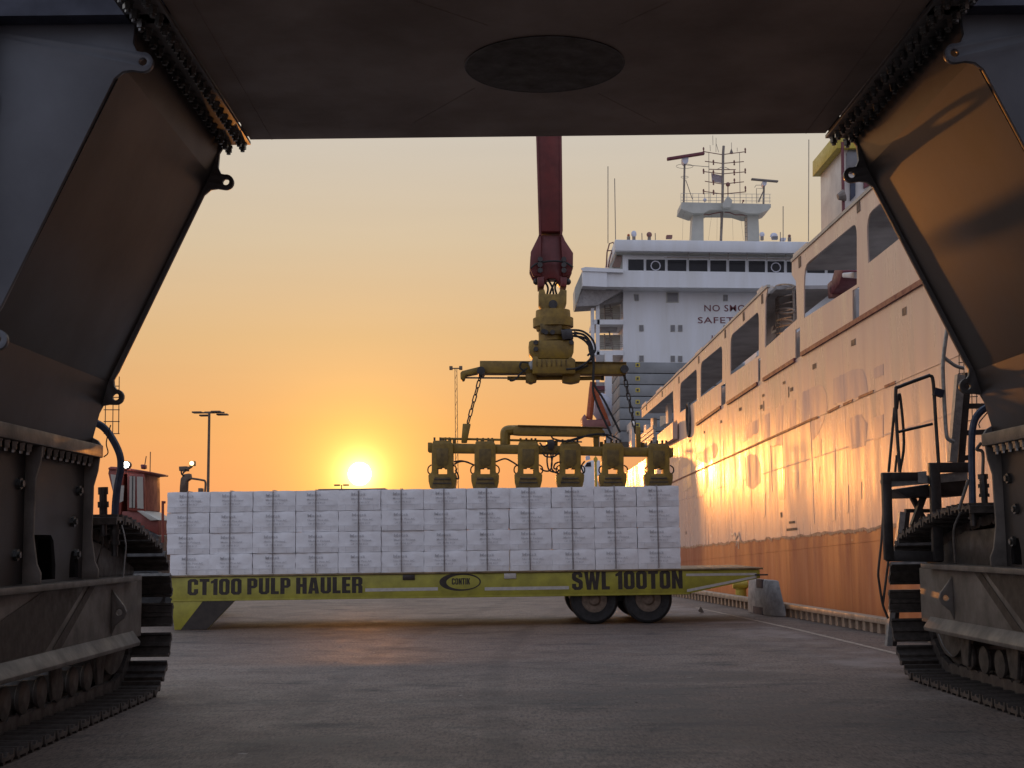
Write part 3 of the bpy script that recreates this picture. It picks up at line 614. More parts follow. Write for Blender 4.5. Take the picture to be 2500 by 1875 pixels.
MB().box(xe-.05, xe, YT+.04, YT+TW-.04, ze, DZ-.04).build('rear_plate', trail, tr_)
for k in range(6): MB().box(xl+1+k*1.9, xl+1.12+k*1.9, YT+.04, YT+TW-.04, zb+.12, DZ-.04).build('cross_member', trail, tr_)
MB().bar((xe-.1, YT-.01, ze+.03), (xe+.16, YT-.01, ze+.03), .03, .03).build('end_hook', darkst, tr_)
# support foot with hazard band
c1 = lambda *l: [(380+x/3.072, 1140+y/3.072) for x, y in l]
def flatpx(px, Y): return [V((p.x, Y, p.z)) for p in [P(a, b, Y) for a, b in px]]
ft = flatpx(c1((114, 990), (600, 990), (385, 1228), (140, 1234)), YT+.0); ft[2].z = ft[3].z = 0.01
for p in ft[:2]: p.z = zb
fo = MB().prism(ft, (0, .10, 0)).build('support_foot', trail, tr_, bevel=.01)
hz = flatpx(c1((360, 990), (600, 990), (385, 1228), (188, 1231)), YT); hz[2].z = hz[3].z = .012
for p in hz[:2]: p.z = zb-.002
MB().prism([p-V((0, .006, 0)) for p in hz], (0, .005, 0)).build('black_band', decal, fo)
# lettering, tapes and emblem
def let(s, x0, x1, yb, yt, bold, sp=1.):
    o = T(x0, yb); w_ = T(x1, yb).x-o.x; h = T(x0, yt).z-o.z; o.y = YT-.0015
    return blocktext(s, o, w_, h, YT-.003, decal, tr_)
let('CT100 PULP HAULER', 405, 783, 1286, 1251, .055, 1.12); let('SWL 100TON', 1236, 1475, 1274.5, 1235, .060, 1.14)
def tape(pts, nm='reflective_strip'):
    a = [T(x, y) for x, y in pts]
    for p in a: p.y = YT-.003
    MB().prism(a, (0, .002, 0)).build(nm, stripe, tr_)
tape([(789, 1271), (946, 1268.5), (946, 1275.5), (789, 1278)]); tape([(1047, 1268.5), (1229, 1266), (1229, 1273), (1047, 1275.5)])
tape([(1482, 1239), (1634, 1237.5), (1634, 1242.5), (1482, 1244.5)]); tape([(1484, 1273), (1634, 1243.2), (1634, 1248), (1484, 1279)])
ec = T(994, 1257); rx, rz = (T(1040, 1257).x-T(950, 1257).x)/2, .175
e1 = [(ec.x+rx*math.cos(t*math.pi/20), YT-.004, ec.z+rz*math.sin(t*math.pi/20)) for t in range(40)]
e2 = [(ec.x+.055+rx*.80*math.cos(t*math.pi/20), YT-.004, ec.z-.004+rz*.80*math.sin(t*math.pi/20)) for t in range(40)]
MB().plate(e1, [e2], (0, .003, 0)).build('emblem_ring', decal, tr_)
o = T(976, 1263); o.y = YT-.0015; blocktext('CONTIK', o, .36, .125, YT-.003, decal, tr_, 'emblem_lettering')
for x, mm in ((883, decal), (1102, stripe)):
    p = T(x, 1245); MB().box(p.x-.12, p.x+.12, YT-.02, YT+.005, DZ-.15, DZ-.045).build('lamp_pocket', mm, tr_, bevel=.01)
# wheels
TYRE = MB().lathe((0, 0, 0), (0, 1, 0), [(.26, .0), (.30, .01), (.42, .0), (.462, .03), (.48, .08), (.48, .30), (.462, .35), (.42, .38), (.26, .38), (.24, .30), (.24, .05), (.26, .0)], 40, False).mesh('tyre', rubber)
rm = MB().lathe((0, 0, 0), (0, 1, 0), [(.255, .02), (.27, .03), (.27, .30), (.10, .30)], 28); rm.lathe((0, 0, 0), (0, 1, 0), [(.255, .05), (.235, .045), (.225, .075), (.13, .055), (.13, .02), (.09, -.02), (.001, -.025)], 28)
RIM = rm.mesh('rim', rim_m)
nb = MB()
NUT = MB().cyl((0, 0, 0), (0, -.03, 0), .018, n=6).mesh('wheel_nut', darkst)
for xx in (1285, 1402):
    for dy in (.12, 2.5):
        wc = T(xx, 1300); wc.z = .48; wc.y = YT+dy
        wt = link('wheel', TYRE, tr_, mw=Matrix.Translation(wc))
        rm_ = link('rim', RIM, wt, mw=Matrix.Translation(wc)); rm_.matrix_parent_inverse = Matrix.Translation(wc).inverted()
        if dy < 1:
            for k in range(8):
                a = k*math.pi/4; n_ = link('wheel_nut', NUT, wt, mw=Matrix.Translation(wc+V((.175*math.cos(a), .068, .175*math.sin(a))))); n_.matrix_parent_inverse = Matrix.Translation(wc).inverted()
    MB().cyl((wc.x, YT+.3, .48), (wc.x, YT+2.7, .48), .09, n=12).build('axle', darkst, tr_)
MB().box(T(1240, 1290).x, T(1455, 1290).x, YT+.7, YT+2.3, .42, zb+.1).build('bogie', darkst, tr_, bevel=.02)

# ------------------------------------------------------------------ pulp bales, one by one
bx0, bx1 = T(357.5, 1240).x, T(1472, 1226).x; NB = 12; bw = (bx1-bx0)/NB; bh = (2.72-DZ)/4; bd = .86
def bale_mesh(seed):
    rnd = random.Random(seed); bm = bmesh.new(); bmesh.ops.create_cube(bm, size=1)
    bmesh.ops.subdivide_edges(bm, edges=bm.edges, cuts=9, use_grid_fill=True)
    ph = [rnd.uniform(0, 6) for _ in range(8)]
    for v in bm.verts:
        x, y, z = v.co*2; ex = max(abs(x), abs(y), abs(z))
        rr = .06; q = V((x*bw/2, y*bd/2, z*bh/2)); hs = V((bw/2, bd/2, bh/2)); r = .008
        c = V([max(-h+r, min(h-r, k)) for k, h in zip(q, hs)]); d = q-c
        if d.length > 1e-6: q = c + d.normalized()*r
        bul = .012*(1-x*x)*(1-z*z)
        n = .006*math.sin(5*x+ph[0])*math.sin(4*z+ph[1]) + .005*math.sin(11*x+7*z+ph[2]) + .003*math.sin(17*z-9*x+ph[3])
        if abs(y) > .99: q.y += (bul+n-.004)*(1 if y > 0 else -1)
        if z > .99: q.z += .003*math.sin(6*x+ph[4]) - .003
        if abs(x) > .99: q.x += (1 if x > 0 else -1)*(-.003+.003*math.sin(5*z+ph[5]))
        v.co = q
    me = bpy.data.meshes.new('pulp_bale'); bm.to_mesh(me); bm.free()
    for p in me.polygons: p.use_smooth = True
    me.set_sharp_from_angle(angle=math.radians(28)); me.materials.append(paper); return me
BALES = [bale_mesh(i) for i in range(6)]
def print_mesh(l2):
    b = MB(); me_all = []
    vs = []; fs = []
    for s, x, z, w_, h in (('Metsä', -.20, .085, .28, .062), (l2, -.20, .005, .42, .040), ('UP 70/90 ECF', -.18, -.065, .34, .036)):
        me = textmesh(s, .012, 0, 1, 2); xs = [v.co.x for v in me.vertices]; ys_ = [v.co.y for v in me.vertices]
        o = len(vs)
        for v in me.vertices: vs.append((x+(v.co.x-min(xs))/(max(xs)-min(xs))*w_, 0, z+(v.co.y-min(ys_))/(max(ys_)-min(ys_))*h))
        fs += [tuple(i+o for i in p.vertices) for p in me.polygons]
    me = bpy.data.meshes.new('print'); me.from_pydata(vs, [], fs); me.materials.append(ink); return me
PR = [print_mesh('Nordic Pine AC'), print_mesh('Made in Finland')]
fl = MB()
for x in (-.27, .02, .28):
    fl.box(x-.002, x+.002, -.002, .002, -.205, -.095)
fl.box(-.40, .40, -.002, .002, -.098, -.093)
FOLD = fl.mesh('fold_line', mat('fold_shadow', (.62, .61, .62), .8))
cl6 = ['first', 'second', 'third', 'fourth', 'fifth', 'sixth']
cl6 = [k+' yellow' for k in cl6]
rows = ['bottom', 'second', 'third', 'top']; ords = ['first', 'second', 'third', 'fourth', 'fifth', 'sixth']
for c in range(NB):
    for r in range(4):
        rnd = random.Random(c*7+r)
        loc = V((bx0+bw*(c+.5)+rnd.uniform(-.004, .004), YT+.07+bd/2+rnd.uniform(-.02, .02), DZ+bh*(r+.5)))
        if c == 0: loc.x += (.06, .0, -.02, -.01)[r]
        where = f'{ords[c]} stack from the trailer foot' if c < 6 else f'stack under the {cl6[c-6]} claw'
        lab = f'white pulp bale, {rows[r]} layer of the {where}'
        o = link('pulp_bale', BALES[rnd.randrange(6)], mw=Matrix.Translation(loc) @ Matrix.Rotation(rnd.uniform(-.012, .012), 4, 'Z') @ Matrix.Rotation(rnd.uniform(-.003, .003), 4, 'Y') @ Matrix.Diagonal((1.004, 1, 1.003, 1)))
        o['label'] = lab; o['category'] = 'bale'; o['group'] = 'white pulp bales stacked on the trailer'
        for nm, me in (('print', PR[r % 2]), ('fold_line', FOLD)):
            k = link(nm, me); k.parent = o; k.matrix_basis = Matrix.Translation((rnd.uniform(-.03, .03), -bd/2-.022, 0))
            if nm == 'print': k.location.x += .02
            k['kind'] = 'stuff'
# fine tuned print depth handled per bale; wires round each stack
for c in range(NB):
    xw = bx0+bw*(c+.5)-.02; zt = DZ+4*bh; yf = YT+.035
    b = MB()
    for dx in (-.007, .007):
        b.tube([(xw+dx, yf+.45, DZ+.02), (xw+dx, yf-.004, DZ+.02), (xw+dx, yf-.010, (DZ+zt)/2), (xw+dx, yf-.004, zt-.03), (xw+dx*2, yf+.05, zt+.012), (xw+dx, yf+.45, zt+.01), (xw+dx, yf+.90, zt-.02), (xw+dx, yf+.93, DZ+.02)], .0055, 5)
    where = f'{ords[c]} bale stack from the trailer foot' if c < 6 else f'bale stack under the {cl6[c-6]} claw'
    o = b.build('baling_wire', wire); o['label'] = 'grey wire tied round the '+where; o['category'] = 'wire'; o['group'] = 'wires round the bale stacks'

# ------------------------------------------------------------------ lifting gear below the stick
YL = 27.45
def L7(*l): return at(b7(*l), YL)
def slab(mb, q, t, dy=0): a = [CAMP+(p-CAMP)*((p.y+dy-t/2)/p.y) for p in q]; return mb.prism(a, (0, t, 0))
rot = thing('rotator', 'mustard yellow hydraulic rotator hanging from the red boom stick', 'rotator', L7((640, 1050))[0])
def R(nm, px, t, m=yel, par=rot, bev=.012, dy=0, **k): b = MB(); slab(b, L7(*px), t, dy); return b.build(nm, m, par, bevel=bev)
for px in ([(575, 693), (605, 690), (606, 735), (578, 740)], [(678, 690), (708, 695), (706, 738), (680, 735)]): R('link_plate', px, .5, redb)
for x in (570, 712): 
    p = L7((x, 715))[0]; MB().ball(p, .07).build('link_pin', darkst, rot)
R('upper_head', [(582, 752), (606, 748), (612, 770), (668, 770), (680, 748), (707, 752), (706, 812), (690, 836), (690, 846), (600, 846), (600, 836), (582, 812)], .52)
p = L7((643, 828))[0]; MB().cyl(p-V((0, .33, 0)), p+V((0, .33, 0)), .09, n=16).build('pivot_pin', darkst, rot)
def lath(nm, prof, m=yel):
    c0 = L7((645, prof[0][1]))[0]; pr = [(r/1.843*YL/F, -(y-prof[0][1])/1.843*YL/F) for r, y in prof]
    return MB().lathe(c0, (0, 0, 1), pr, 32).build(nm, m, rot)
lath('swivel', [(60, 846), (78, 846), (80, 880), (92, 882), (92, 922), (80, 925), (76, 938), (50, 938)])
lath('neck', [(50, 938), (66, 938), (66, 985), (50, 985)])
R('lower_bell', [(537, 985), (548, 978), (728, 978), (740, 985), (738, 1032), (722, 1060), (565, 1060), (540, 1030)], .75)
for x, y in ((566, 1000), (566, 1030), (724, 1000), (700, 952), (600, 950), (640, 955), (610, 955)):
    p = L7((x, y))[0]; MB().cyl(p-V((0, .42, 0)), p-V((0, .30, 0)), .05, n=8).build('port_block', darkst, rot)
p = L7((590, 950))[0]; MB().box(p.x-.02, p.x+.42, YL-.36, YL-.31, p.z-.06, p.z+.16).build('valve_plate', yeld, rot, bevel=.01)
R('valve_block', [(680, 930), (730, 930), (738, 970), (690, 975)], .5, darkst, dy=-.2)
for q in ([(700, 945), (770, 950), (815, 985), (830, 1030), (815, 1060)], [(710, 960), (775, 965), (800, 1000), (810, 1040), (795, 1060)], [(735, 955), (790, 975), (820, 1040), (822, 1150), (825, 1240), (900, 1410)], [(720, 970), (790, 985), (805, 1040), (822, 1100), (822, 1180), (870, 1260), (940, 1400)], [(735, 965), (790, 1000), (815, 1060), (760, 1110), (700, 1120)]):
    MB().tube(cat([p-V((0, .4, 0)) for p in L7(*q)]), .022, 6).build('hydraulic_hose', rubber, rot)
# spreader beam
sp = thing('spreader_beam', 'yellow telescopic spreader beam under the rotator with tapered end and cylinder', 'spreader', L7((640, 1100))[0])
R('centre_block', [(553, 1050), (575, 1050), (580, 1062), (715, 1062), (722, 1050), (746, 1066), (746, 1128), (553, 1128)], .8, yel, sp)
for x in (570, 592, 614, 636, 658, 680, 702): R('stiffener', [(x, 1063), (x+6, 1063), (x+6, 1095), (x, 1095)], .84, yeld, sp, .004)
R('beam', [(316, 1070), (553, 1071), (553, 1126), (316, 1125)], .42, yel, sp)
R('beam', [(746, 1074), (976, 1076), (976, 1130), (746, 1128)], .42, yel, sp)
R('beam_edge', [(746, 1073), (976, 1075), (976, 1079), (746, 1077)], .52, yeld, sp, .004)
R('taper_arm', [(316, 1096), (300, 1100), (236, 1116), (228, 1124), (229, 1150), (238, 1158), (246, 1155), (252, 1136), (316, 1124)], .30, yel, sp)
def rod(nm, a, b, rpx, m, par=sp, dy=0): p, q_ = L7(a, b); MB().cyl(p+V((0, dy, 0)), q_+V((0, dy, 0)), rpx/1.843*YL/F, n=14).build(nm, m, par)
rod('piston_rod', (246, 1147), (442, 1148), 4, galv); rod('cylinder', (440, 1149), (525, 1149), 9, yel); rod('cylinder', (572, 1149), (690, 1148), 9, yel); rod('cylinder', (765, 1150), (870, 1148), 9, yel); rod('cylinder_cap', (862, 1148), (875, 1148), 11, darkst)
for x0, x1 in ((523, 572), (688, 768)): R('cylinder_bracket', [(x0, 1122), (x1, 1122), (x1, 1160), (x1-15, 1164), ((x0+x1)/2+5, 1168), ((x0+x1)/2-5, 1168), (x0+12, 1164), (x0, 1160)], .4, yel, sp)
R('valve_block', [(535, 1080), (560, 1062), (565, 1105), (545, 1110)], .5, galv, sp, dy=-.1)
for q in ([(497, 1100), (505, 1085), (535, 1090), (560, 1105)], [(520, 1130), (495, 1108), (500, 1085)], [(450, 1158), (455, 1168), (475, 1162), (500, 1135), (530, 1110)], [(700, 1125), (760, 1110), (815, 1070)], [(690, 1118), (740, 1122), (800, 1100)]):
    MB().tube(cat([p-V((0, .3, 0)) for p in L7(*q)]), .018, 6).build('hydraulic_hose', rubber, sp)
for x, y in ((322, 1122), (962, 1115)):
    p = L7((x, y))[0]; MB().cyl(p-V((0, .28, 0)), p+V((0, .28, 0)), .085, n=14).build('chain_pin', darkst, sp)
# chains, link by link
def chain_link(r=.035, l=.085, t=.014):
    pts = [(l*.5+0, r*math.cos(a), r*math.sin(a)) for a in ()]
    path = [V((r*math.cos(a)*1.0, 0, (l if math.sin(a) > 0 else -l)*.55+r*math.sin(a))) for a in [i*math.pi/8 for i in range(16)]]
    path.append(path[0]); return MB().tube(path+[path[1]], t, 6).mesh('chain_link', darkst)
CH = chain_link()
def chain(a, b, label):
    p, q_ = L7(a, b); t = thing('lifting_chain', label, 'chain', p, 'chains between spreader and clamp frame')
    d = q_-p; n = int(d.length/.135); rotm = d.normalized().to_track_quat('Z', 'Y').to_matrix().to_4x4()
    for i in range(n):
        link('chain_link', CH, t, mw=Matrix.Translation(p+d*((i+.5)/n)) @ rotm @ Matrix.Rotation(i*math.pi/2+.5, 4, 'Z'))
    return t
ch1 = chain((322, 1128), (262, 1352), 'rusty lifting chain slanting down from the tapered end of the spreader')
ch2 = chain((965, 1128), (1017, 1395), 'rusty lifting chain in front of the stacked grey hatch covers')
for i in range(3):
    pass
# clamp frame with six claws
cf = thing('bale_clamp_frame', 'yellow lifting frame with six claws resting on the bale tops', 'lifting frame', P(1340, 1100, YL))
f5 = lambda *l: [(1000+x/3.16, 1020+y/3.16) for x, y in l]
def G(nm, px, t, m=yel, par=cf, bev=.01, dy=0, Y=YL): b = MB(); slab(b, at(f5(*px), Y), t, dy); return b.build(nm, m, par, bevel=bev)
G('main_beam', [(165, 196), (330, 197), (1010, 212), (1650, 226), (2015, 232), (2015, 296), (1650, 292), (1010, 275), (330, 268), (165, 262)], .34)
G('end_stub', [(140, 190), (172, 190), (172, 262), (140, 260)], .42); G('end_stub', [(2005, 232), (2036, 230), (2036, 300), (2005, 300)], .42)
def claw(cx, top_, bot, w_=82, foot=108):
    h = bot-top_
    X_ = lambda x: cx+x; Y_ = lambda t: top_+h*t
    out = [(X_(-70), Y_(0)), (X_(70), Y_(0)), (X_(w_), Y_(.06)), (X_(w_), Y_(.60)), (X_(w_+2), Y_(.66)), (X_(foot), Y_(.72)), (X_(foot-2), Y_(.86)), (X_(foot-14), Y_(1)), (X_(-foot+14), Y_(1)), (X_(-foot+2), Y_(.86)), (X_(-foot), Y_(.72)), (X_(-w_-2), Y_(.66)), (X_(-w_), Y_(.60)), (X_(-w_), Y_(.06))]
    hole = [(X_(-37), Y_(.57)), (X_(-8), Y_(.57)), (X_(-8), Y_(.545)), (X_(14), Y_(.545)), (X_(14), Y_(.575)), (X_(37), Y_(.575)), (X_(37), Y_(.70)), (X_(-37), Y_(.70))]
    a = at(f5(*out), YL); hh = at(f5(*hole), YL)
    nr = lambda l: [CAMP+(p-CAMP)*((p.y-.24)/p.y) for p in l]
    o = MB().plate(nr(a), [nr(hh)], (0, .48, 0)).build('claw', yel, cf, bevel=.008)
    b = MB(); slab(b, at(f5((X_(-45), Y_(.14)), (X_(45), Y_(.14)), (X_(45), Y_(.47)), (X_(30), Y_(.52)), (X_(-30), Y_(.52)), (X_(-45), Y_(.47))), YL), .02, -.245); b.build('cover_panel', yeld, o, bevel=.004)
    b = MB(); slab(b, at(f5((X_(-60), Y_(.76)), (X_(60), Y_(.76)), (X_(84), Y_(1.02)), (X_(-84), Y_(1.02))), YL), .06, -.26); b.build('gripper_pad', yeld, o, bevel=.01)
    for k in range(2):
        b = MB(); slab(b, at(f5((X_(-62-9*k), Y_(.80+.09*k)), (X_(62+9*k), Y_(.80+.09*k)), (X_(64+9*k), Y_(.82+.09*k)), (X_(-64-9*k), Y_(.82+.09*k))), YL), .02, -.30); b.build('pad_rib', darkst, o)
    b = MB(); slab(b, at(f5((X_(-66), Y_(-.03)), (X_(60), Y_(-.03)), (X_(70), Y_(0.01)), (X_(-76), Y_(.01))), YL), .4); b.build('claw_cap', yel, o, bevel=.008)
    for x in (-60, -15, 25, 55):
        p = P(*f5((X_(x), Y_(-.035)))[0], YL); MB().cyl(p-V((0, 0, .03)), p+V((0, 0, .06)), .022, n=6).build('cap_fitting', darkst, o)
    for s in (-1, 1):
        q = [p-V((0, .05, 0)) for p in at(f5((X_(s*w_), Y_(.50)), (X_(s*(w_+24)), Y_(.56)), (X_(s*(w_+26)), Y_(.66)), (X_(s*(w_+4)), Y_(.72))), YL)]
        MB().tube(cat(q), .014, 6).build('hose_loop', rubber, o)
claws = [(252, 186, 540), (582, 190, 538), (916, 192, 534), (1240, 200, 531), (1570, 204, 530), (1925, 208, 527)]
for cx, t_, b_ in claws: claw(cx, t_, b_)
rod5 = lambda nm, a, b, r, m=yel, dy=0: MB().cyl(*[p+V((0, dy, 0)) for p in at(f5(a, b), YL)], r/3.16*YL/F, n=12).build(nm, m, cf)
rod5('rail_tube', (240, 160), (720, 170), 9); rod5('rail_tube', (760, 172), (1070, 180), 9); rod5('piston_rod', (1130, 182), (1330, 186), 6, galv)
for x, y in ((255, 172), (310, 176), (345, 178), (560, 182), (620, 186), (640, 186), (900, 184), (975, 190), (1130, 190), (1200, 196), (1270, 198), (1480, 200), (1560, 200), (1630, 205), (1800, 206), (1860, 208), (1945, 212)):
    MB().cyl(*at(f5((x, y-14), (x, y+26)), YL), .035, n=8).build('post_fitting', yeld, cf)
q = at(f5((738, 205), (738, 130), (742, 108), (760, 98), (800, 96), (840, 96)), YL)
MB().tube(cat(q, 4), .105, 10).build('elbow_tube', yel, cf)
G('upper_beam', [(800, 70), (840, 56), (1380, 72), (1480, 82), (1510, 110), (1460, 150), (1380, 142), (840, 132), (800, 128)], .30)
G('upper_beam_plate', [(834, 54), (1500, 70), (1500, 78), (834, 62)], .40, yeld)
G('stanchion', [(1420, 120), (1460, 120), (1462, 240), (1420, 240)], .22)
G('valve_block', [(1060, 170), (1110, 165), (1125, 200), (1105, 245), (1070, 245)], .5, darkst)
G('shackle', [(410, 45), (470, 45), (440, 190), (398, 190)], .22); G('shackle', [(1748, 70), (1782, 70), (1785, 235), (1750, 235)], .22)
G('lower_plate', [(1020, 232), (1140, 236), (1130, 272), (1030, 268)], .40, yeld)
for q in ([(345, 345), (400, 338), (450, 350), (500, 370)], [(345, 365), (390, 345), (440, 345), (500, 372)], [(665, 345), (735, 322), (790, 345), (835, 375)], [(1005, 395), (1040, 415), (1080, 410), (1095, 360), (1085, 280)], [(1060, 280), (1058, 350), (1075, 410), (1130, 425), (1150, 405)], [(1105, 280), (1090, 380), (1110, 420), (1145, 435)], [(1020, 275), (1050, 305), (1110, 305), (1150, 275)], [(1160, 345), (1120, 360), (1110, 395), (1140, 400)], [(1345, 340), (1320, 380), (1335, 430)], [(360, 470), (380, 475), (375, 440), (355, 410)], [(1000, 200), (1030, 230), (1060, 215)], [(1090, 150), (1110, 170), (1200, 185), (1340, 150), (1500, 130)], [(1200, 195), (1300, 170), (1380, 140), (1480, 135), (1560, 180)], [(1480, 130), (1560, 150), (1620, 185)]):
    MB().tube(cat([p-V((0, .26, 0)) for p in at(f5(*q), YL)]), .017, 6).build('hydraulic_hose', rubber, cf)

# ------------------------------------------------------------------ cargo ship
HS = (1207-1230)/F
def hx(Y, off=0): return 7.42 + HS*(Y-23.5) + off
def hP(px, py, off=0):
    d = ray(px, py); Y = (7.42 - HS*23.5 + off)/(d.x/d.y - HS); return CAMP + d*(Y/d.y)
def hYZ(px, py): p = hP(px, py); return (p.y, p.z)
def h3(yz, off=0): return V((hx(yz[0], off), yz[0], yz[1]))
c8 = lambda *l: [(1350+x/2.212, 300+y/2.212) for x, y in l]
c4 = lambda *l: [(1640+x/2.514, 900+y/2.514) for x, y in l]
c8b = lambda *l: [(1400+x/4.878, 860+y/4.878) for x, y in l]
h8 = lambda *l: [hYZ(*p) for p in c8(*l)]
h4 = lambda *l: [hYZ(*p) for p in c4(*l)]
ship = thing('cargo_ship', 'large pale cargo ship moored along the quay with white bridge and NO SMOKING lettering', 'ship', (hx(60)+8, 60, 0))
def ext(a, b, Y): t = (Y-a[0])/(b[0]-a[0]); return (Y, a[1]+(b[1]-a[1])*t)
ra, rb = h8((1290, 745), (1650, 415)); bulA, bulB = hYZ(1707, 1037), hYZ(2100, 779)
def bul(Y): return ext(bulB, bulA, Y)
def rnd_hole(q, r=.32):
    """rounded upper corners; q = lower left, upper left, upper right, lower right in (Y,Z), left = far"""
    ll, ul, ur, lr = [V((a, b, 0)) for a, b in q]; out = [ll]
    def corner(p, a, b, r):
        pa = p+(a-p).normalized()*r; pb = p+(b-p).normalized()*r
        return [pa*(1-t)**2+p*2*t*(1-t)+pb*t*t for t in (0, .25, .5, .75, 1)]
    L = (ur-ul).length
    out += corner(ul, ll, ur, min(r*1.4, L*.3)); out += corner(ur, ul, lr, min(r, L*.25)); out.append(lr)
    return [(p.x, p.y) for p in out]
yn = -30
topn = ext(ra, rb, yn)
outl = [(yn, -2.6), topn, rb, ra] + h8((1290, 820), (1312, 855), (1318, 1060), (1145, 1215), (1147, 965), (1160, 882), (1100, 940), (680, 1360), (478, 1545), (480, 1592), (648, 1447), (653, 1614), (564, 1685))
p0 = outl[-1]; bl_ = bul(p0[0])
outl += [(p0[0], bl_[1]+.05), bul(112), (112, -2.6)]
holes = [rnd_hole(h8((1355, 1055), (1356, 770), (1641, 535), (1641, 872))), rnd_hole(h8((958, 1362), (958, 1150), (1112, 1015), (1112, 1257))), rnd_hole(h8((797, 1482), (797, 1296), (914, 1200), (914, 1397))), rnd_hole(h8((686, 1566), (686, 1408), (777, 1326), (777, 1500)))]
o2 = h8((1355, 1055), (1641, 872)); l2 = o2[0][0]-o2[1][0]
y0 = o2[1][0]-.9
for k in range(5):
    ya, yb = y0-k*(l2+1.2), y0-k*(l2+1.2)-l2
    tz = lambda Y: ext(ra, rb, Y)[1]
    holes.append(rnd_hole([(ya, bul(ya)[1]+1.0), (ya, tz(ya)-.45), (yb, tz(yb)-.45), (yb, bul(yb)[1]+1.0)]))
slots = [h8((1618, 905), (1654, 884), (1654, 1046), (1618, 1066)), h8((1309, 1118), (1334, 1103), (1334, 1262), (1309, 1280)), h8((1107, 1276), (1120, 1268), (1120, 1392), (1107, 1402)), h8((908, 1420), (932, 1405), (932, 1516), (908, 1530))]
y = slots[0][1][0]-4.6
holes_all = holes + slots
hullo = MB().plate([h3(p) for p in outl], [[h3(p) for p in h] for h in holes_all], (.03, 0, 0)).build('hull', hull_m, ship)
sl_ = MB()
for s_ in slots:
    MB().prism([h3(p, .15) for p in s_], (.03, 0, 0)).build('slot_backing', navy, hullo)
for x, y in ((1637, 925), (1322, 1140)):
    p = hP(*c8((x, y))[0]); MB().lathe(p+V((.1, 0, 0)), (1, 0, 0), [(.12, 0), (.12, .05)], 14).build('light_fitting', radarw, hullo)
# far side and ends so that the hull is a body
MB().box(hx(40)+18.6, hx(40)+18.8, -30, 112, -2.6, 5).build('far_hull_side', hull_m, hullo)
MB().add([h3((-30, 4.6), .22), h3((112, 2.6), .22), V((hx(40)+18.6, 112, 2.6)), V((hx(40)+18.6, -30, 4.6))], [(0, 1, 2, 3)]).build('main_deck', inner, ship)
# passage behind the openings: deckhead and inner casing
far0 = hYZ(*c8((478, 1570))[0]); nearA = hYZ(*c8((1160, 900))[0]); nA = hYZ(*c8((1290, 770))[0])
def slab3(name, a, b, z0, z1, x0, x1, m):
    MB().hexa([h3((a[0], a[1]+z0), x0), h3((a[0], a[1]+z0), x1), h3((b[0], b[1]+z0), x1), h3((b[0], b[1]+z0), x0), h3((a[0], a[1]+z1), x0), h3((a[0], a[1]+z1), x1), h3((b[0], b[1]+z1), x1), h3((b[0], b[1]+z1), x0)]).build(name, m, hullo)
slab3('walkway_roof', far0, nearA, 0, .10, .23, 1.9, inner)
nB = ext(ra, rb, yn); slab3('walkway_roof', (nA[0], ra[1]-.25), (yn, nB[1]-.25), 0, .12, .23, 2.0, inner)
slab3('hatch_coaming', (far0[0], far0[1]-1.95), (nearA[0], nearA[1]-1.95), 0, 1.93, 2.4, 2.5, inner)
slab3('hatch_coaming', (nA[0]-4.6, tz(nA[0]-4.6)-3), (yn, tz(yn)-3), 0, 2.7, 2.6, 2.7, inner)
for (a, b) in (((1040, 1240), (1112, 1180)),):
    p = [hP(*q, 2.2) for q in c8((1036, 1210), (1100, 1150), (1100, 1260), (1036, 1330))]; MB().prism(p, (.1, 0, 0)).build('far_panel', white, hullo)
# roof edge trim and steps
def hb(name, pa, pb, w, h, off, m, par=hullo):
    MB().bar(h3(pa, off), h3(pb, off), w, h).build(name, m, par)
hb('roof_edge', h8((478, 1545))[0], h8((1160, 880))[0], .10, .07, .02, cream); hb('roof_edge', ra, topn, .10, .07, .02, cream)
for x0, y0_, x1, y1_ in ((478, 1538, 500, 1515), (555, 1465, 585, 1435), (648, 1382, 690, 1340), (765, 1262, 805, 1225), (1100, 930, 1130, 900), (1294, 735, 1370, 668)):
    hb('roof_box', h8((x0, y0_))[0], h8((x1, y1_))[0], .3, .22, .16, hoistw)
# ribs under the roof (small dark marks)
for x, y in ((505, 1535), (590, 1460), (680, 1385), (787, 1275), (930, 1135), (1030, 1040), (1130, 945), (1333, 745), (1650, 440)):
    p = hP(*c8((x, y))[0]); MB().box(p.x-.012, p.x, p.y-.12, p.y+.12, p.z-.16, p.z+.10).build('roof_mark', dust, hullo)
# dark red edge at the foot of the bulwark panels, knuckle line
redl = [((1345, 1250), (1659, 1062)), ((1140, 1387), (1310, 1280)), ((945, 1515), (1107, 1408)), ((778, 1628), (908, 1535))]
for a, b in redl: hb('bulwark_edge', h8(a)[0], h8(b)[0], .06, .10, -.02, txt_red)
a, b = h8(redl[0][0])[0], h8(redl[0][1])[0]
hb('bulwark_edge', ext(a, b, b[0]), ext(a, b, -30), .06, .10, -.02, txt_red)
a, b = h4((0, 700))[0], h4((858, 312))[0]
hb('knuckle', ext(a, b, 112), a, .03, .06, -.01, txt_red); hb('knuckle', a, b, .03, .05, -.008, txt_red)
for x0, y0_, x1, y1_ in ((858, 312, 900, 297), (960, 268, 1030, 232), (1055, 222, 1112, 196), (1150, 178, 1190, 160), (1185, 163, 1240, 140), (1310, 112, 1375, 84)):
    hb('knuckle_dash', h4((x0, y0_))[0], h4((x1, y1_))[0], .02, .055, -.008, txt_red)
e = hYZ(2187, 934); hb('knuckle', ext(b, e, b[0]), ext(b, e, -30), .015, .02, -.004, hull_m)
